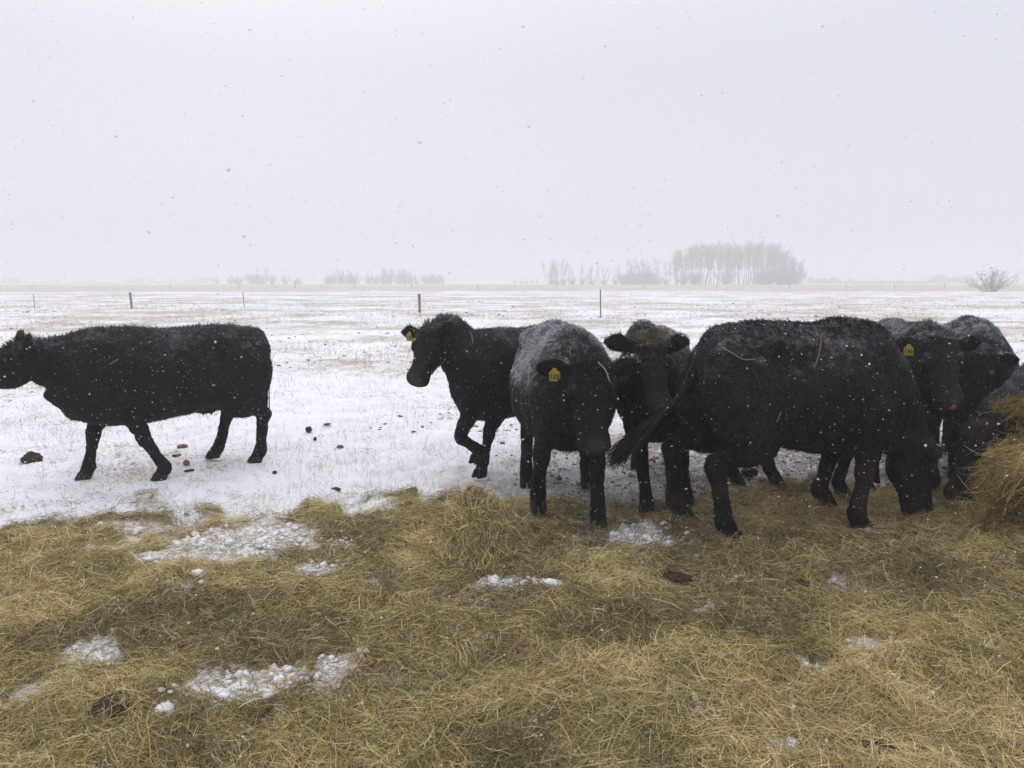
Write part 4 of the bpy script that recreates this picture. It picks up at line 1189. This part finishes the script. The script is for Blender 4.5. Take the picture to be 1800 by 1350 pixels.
# ================================================================ trees
def tree_meshes(h, kind, seed):
    rs = np.random.default_rng(seed)
    tr = []; tw = []; tww = []
    def branch(p, d, L, r, depth):
        k = 4; pts = [p]; dd = d
        for _ in range(k):
            dd = unit(dd + rs.normal(0, .10, 3) + np.array([0, 0, .06])); pts.append(pts[-1] + dd * L / k)
        pts = np.array(pts)
        if depth <= 1:
            tr.append(np.column_stack([pts, np.linspace(r, r * .45, k + 1), np.linspace(r, r * .45, k + 1)]))
        else:
            tw.append(pts[[0, 1, 2, 3, 4]]); tww.append(r * 2)
        return pts
    if kind == 'poplar':
        base = branch(np.zeros(3), unit(np.array([rs.normal(0, .05), rs.normal(0, .05), 1])), h * .97, h * .011 + .03, 0)
        nb = 46
        for i in range(nb):
            t = .42 + .57 * (i / nb) ** .9; q = t * 4; j = min(3, int(q)); p = base[j] + (base[j + 1] - base[j]) * (q - j)
            a = rs.uniform(0, 6.28); el = rs.uniform(.5, 1.0)
            L = h * (.06 + .15 * math.sin(math.pi * min(1, (1.12 - t) / .72)) ** 1.0) * rs.uniform(.6, 1.2)
            b = branch(p, np.array([math.cos(a) * math.cos(el), math.sin(a) * math.cos(el), math.sin(el)]), L, .03, 1)
            for _ in range(12):
                s0 = b[rs.integers(1, 5)]; dv = unit(rs.normal(0, 1, 3) + [0, 0, .9])
                branch(s0, dv, rs.uniform(.4, 1.3), .013, 2)
        leafn = 1100; ctr = .78; spread = (.095, .17)
    elif kind == 'pole':
        base = branch(np.zeros(3), unit(np.array([rs.normal(0, .07), 0, 1])), h, .05 + h * .006, 0)
        for i in range(22):
            t = .25 + .75 * rs.random(); q = t * 4; j = min(3, int(q)); p = base[j] + (base[j + 1] - base[j]) * (q - j)
            a = rs.uniform(0, 6.28); el = rs.uniform(.9, 1.35)
            b = branch(p, np.array([math.cos(a) * math.cos(el), math.sin(a) * math.cos(el), math.sin(el)]), h * rs.uniform(.10, .25), .022, 1)
            for _ in range(8): branch(b[rs.integers(1, 5)], unit(rs.normal(0, 1, 3) + [0, 0, 1.2]), rs.uniform(.4, 1.2), .02, 2)
        leafn = 0; ctr = .7; spread = (.06, .2)
    else:   # shrub: many stems fanning out from the ground
        for i in range(26):
            a = rs.uniform(0, 6.28); el = rs.uniform(.35, 1.35)
            b = branch(np.array([rs.normal(0, .25), rs.normal(0, .25), 0]), np.array([math.cos(a) * math.cos(el), math.sin(a) * math.cos(el), math.sin(el)]), h * rs.uniform(.7, 1.05), .045, 0)
            for _ in range(9):
                c = branch(b[rs.integers(1, 5)], unit(rs.normal(0, 1, 3) + [0, 0, .6] + unit(b[-1] - b[0]) * .8), h * rs.uniform(.15, .4), .02, 1)
                for _ in range(6): branch(c[rs.integers(1, 5)], unit(rs.normal(0, 1, 3) + [0, 0, .5]), h * rs.uniform(.06, .18), .010, 2)
        leafn = 0; ctr = .6; spread = (.4, .2)
    V = []; F = []
    for q in tr:
        v, ff = tube(q, 1, ref=(.31, 1, .13), n=5); F += [tuple(i + len(V) for i in f_) for f_ in ff]; V += v.tolist()
    F = np.array(F); tri = F[:, 2] == F[:, 3]
    return np.array(V), F[~tri], F[tri][:, :3], np.array(tw), np.array(tww), leafn, ctr, spread, rs

PROTO = {}
def make_tree(kind, h, seed, twist=1.0):
    V, Fq, Ft, tw, tww, leafn, ctr, spread, rs = tree_meshes(h, kind, seed)
    name = {'poplar': 'poplar_tree', 'pole': 'bare_tree', 'shrub': 'bare_shrub'}[kind]
    root = empty(name, (0, 0, 0))
    np_mesh('trunk', V, [Fq, Ft], M_bark, root)
    sd = unit(rs.normal(0, 1, (len(tw), 3)))
    ribs = [tw]; wd = [tww * 1.15]; sides = [sd]
    crown = None
    if leafn:
        b = tw[rs.integers(0, len(tw), leafn), rs.integers(1, 5, leafn)]
        lf = b + rs.normal(0, .12, (leafn, 3)); d = unit(rs.normal(0, 1, (leafn, 3)))
        L = rs.uniform(.10, .26, (leafn, 1))
        p5 = np.stack([lf + d * L * q for q in (-.5, -.25, 0, .25, .5)], 1)
        ribs.append(p5); wd.append(rs.uniform(.06, .16, leafn)); sides.append(unit(rs.normal(0, 1, (leafn, 3))))
    ribbons('crown', np.concatenate(ribs), np.concatenate(wd), np.concatenate(sides), M_leaf if leafn else M_twig, root)
    return root

def place_tree(proto, x, y, sc, rz, label, cat, group, used=set(), zs=1.0):
    if proto.name in used:
        r = proto.copy(); scn.collection.objects.link(r)
        for ch in proto.children:
            c = ch.copy(); scn.collection.objects.link(c); c.parent = r
    else:
        r = proto; used.add(proto.name)
    r.location = (x, y, float(ground_z(x, y)) - .1); r.rotation_euler = (0, 0, rz); r.scale = (sc, sc, sc * zs)
    tag(r, label, cat, group)
    return r

def at(px, d):
    return (px - 900) / 1350 * d, d

if 'trees' in PARTS:
    pop = [make_tree('poplar', 14, 200 + i) for i in range(5)]
    pole = [make_tree('pole', 8, 300 + i) for i in range(5)]
    shr = [make_tree('shrub', 3.2, 400 + i) for i in range(3)]
    used = set()
    # main grove
    top = lambda px: np.interp(px, [1178, 1195, 1215, 1250, 1290, 1325, 1350, 1375, 1395, 1412], [455, 438, 430, 432, 430, 427, 432, 446, 458, 478])
    pxs = np.linspace(1180, 1408, 74) + np.random.default_rng(5).uniform(-4, 4, 74)
    for i, px in enumerate(pxs):
        d = 282 + random.uniform(-7, 9)
        hgt = (500 - top(px)) / 1350 * d * random.uniform(.76, 1.05)
        x, y = at(px, d)
        place_tree(pop[i % 5], x, y, hgt / 14, random.uniform(0, 6), 'tall poplar with a few dry leaves in the dense grove on the right horizon', 'tree', 'poplars of the grove on the horizon', used, zs=random.uniform(.97, 1.03))
    for i in range(15):
        px = random.uniform(1182, 1412) if i < 5 else random.uniform(1330, 1414); d = 274 + random.uniform(-5, 5); x, y = at(px, d)
        place_tree(shr[i % 3], x, y, random.uniform(.9, 1.7) * (1.6 if px > 1345 else 1), random.uniform(0, 6), 'leafless undergrowth shrub at the foot of the poplar grove', 'shrub', 'undergrowth shrubs of the poplar grove', used)
    # open row of bare poles left of the grove
    for i, px in enumerate([960, 965, 969, 974, 979, 985, 992, 1003, 1008, 1018, 1024, 1029, 1037, 1047, 1052, 1061, 1066, 1077, 1082, 1088, 1100, 1104, 1110, 1117, 1122, 1129, 1136, 1143, 1150, 1156, 1162, 1168, 1174, 962, 967, 971, 977, 981, 988, 1000, 1033, 1056, 1103, 1108, 1113, 1120, 1126, 1133, 1139, 1146]):
        d = 300 + random.uniform(-6, 6); tp = 462 if px < 990 or px > 1098 else 468
        x, y = at(px + random.uniform(-2, 2), d)
        place_tree(pole[i % 5], x, y, (500 - tp) / 1350 * d / 8 * random.uniform(.8, 1.1), random.uniform(0, 6), 'slender bare tree in the open row left of the poplar grove', 'tree', 'bare trees in the row left of the grove', used)
    for i, px in enumerate(list(np.linspace(1094, 1146, 9)) + [968, 978, 990, 1005, 1022, 1040, 1060, 1080, 1156, 1168]):
        d = 290 + random.uniform(-4, 4); x, y = at(px, d)
        place_tree(shr[i % 3], x, y, random.uniform(1.25, 1.6) * (1 if i < 9 else .55), random.uniform(0, 6), 'dense low shrub in the clump at the foot of the bare tree row', 'shrub', 'shrub clump below the bare trees', used)
    # hazier groups left of centre
    for a, b, nn, tops, lab, gr in [(384, 536, 34, ([384, 440, 470, 492, 510, 536], [488, 483, 472, 476, 487, 490]), 'hazy tree in the faint row on the left horizon', 'hazy trees on the left horizon'),
                                    (574, 736, 44, ([574, 600, 607, 640, 680, 705, 720, 736], [487, 476, 474, 484, 474, 472, 478, 486]), 'hazy tree in the faint clump left of the fence post', 'hazy trees of the clump near centre')]:
        for i, px in enumerate(np.sort(np.random.default_rng(a).uniform(a, b, nn))):
            d = 340 + random.uniform(-10, 10); x, y = at(px, d)
            h_ = (501 - np.interp(px, *tops)) / 1350 * d * random.uniform(.75, 1.05)
            if i % 3 == 2:
                place_tree(pole[i % 5], x, y, h_ / 8, random.uniform(0, 6), lab, 'tree', gr, used)
            else:
                place_tree(pop[i % 5] if i % 3 else shr[i % 3], x, y, (h_ / 14) if i % 3 else h_ * .75 / 3.2, random.uniform(0, 6), lab, 'tree', gr, used)
    for i, px in enumerate([750, 757, 764, 771, 779]):
        x, y = at(px, 385 + i); place_tree(shr[i % 3], x, y, 1.45 if i < 4 else 1.1, i, 'hazy rounded shrub standing alone right of the faint clump', 'shrub', 'shrubs right of the faint clump', used)
    for i, px in enumerate([905, 915, 925, 934, 944]):
        x, y = at(px, 395 + i); place_tree(shr[i % 3], x, y, .65, i, 'tiny low shrub on the horizon at the middle of the picture', 'shrub', 'low shrubs mid horizon', used)
    # single open bush at the right
    big = make_tree('shrub', 3.9, 777)
    x, y = at(1739, 124)
    place_tree(big, x, y, 1.2, 1.0, 'single spreading leafless bush on the field at the right, nearer than the trees', 'bush', None, used, zs=.74)
    # far-off line of scrub, one mass
    rs = np.random.default_rng(9); n = 5200
    px = np.concatenate([rs.uniform(1415, 1705, n * 3 // 5), rs.uniform(-60, 384, n * 2 // 5)])
    d = rs.uniform(395, 425, len(px)) + 70 * (px < 600); x = (px - 900) / 1350 * d
    hmax = 1.9 + 4.2 * np.clip(fbm(px * .03, px * 0, s=120, o=3) - .45, 0, 1) * 3
    hmax = np.where(px < 800, hmax * .7, hmax)
    ln = rs.uniform(.3, 1, len(px)) * hmax
    z = ground_z(x, d) + rs.uniform(0, .3, len(px)) * hmax
    dv = unit(rs.normal(0, .35, (len(px), 3)) + [0, 0, 1])
    P = np.stack([x, d, z], -1)
    o = ribbons('distant_scrub', np.stack([P, P + dv * (ln * .5)[:, None], P + dv * ln[:, None]], 1), rs.uniform(.12, .34, len(px)), unit(rs.normal(0, 1, (len(px), 3)) * [1, 1, .1]), M_twig)
    tag(o, 'far-off low line of scrub fading into the snowfall on the horizon', 'scrub', kind='stuff')

# ================================================================ falling snow
if 'snow' in PARTS:
    n0 = 80000
    P = np.stack([rng.uniform(-8, 8, n0), rng.uniform(1.1, 10, n0), rng.uniform(.05, 4.6, n0)], -1)
    rr = rng.lognormal(math.log(.00165), .40, n0).clip(.0008, .0036)
    P = P[(np.abs(P[:, 0]) < .9 + P[:, 1] * .85)]; rr = rr[:len(P)]
    blobs('falling_snow', P, rr, M_flake, 'white snowflakes falling through the air in front of the cows', 'snow', squash=.8)

# ================================================================ haze
m = bpy.data.materials.new('snowy_air'); m.use_nodes = True
t = m.node_tree; t.nodes.clear()
out = t.nodes.new('ShaderNodeOutputMaterial'); pv = t.nodes.new('ShaderNodeVolumePrincipled')
pv.inputs['Color'].default_value = (0.97, 0.97, 0.985, 1)
pv.inputs['Density'].default_value = 0.0042
pv.inputs['Anisotropy'].default_value = 0.0
t.links.new(pv.outputs[0], out.inputs['Volume'])
X, Y0, Y1, Z0, Z1 = 1500, -600, 2400, -12, 22
V = [(sx * X, yy_, zz_) for sx in (-1, 1) for yy_ in (Y0, Y1) for zz_ in (Z0, Z1)]
F = np.array([(0, 1, 3, 2), (4, 6, 7, 5), (0, 4, 5, 1), (2, 3, 7, 6), (0, 2, 6, 4), (1, 5, 7, 3)])
hz = np_mesh('haze', V, F, m, smooth=False)
tag(hz, 'pale snow-filled air fading the far trees', 'haze', kind='stuff')
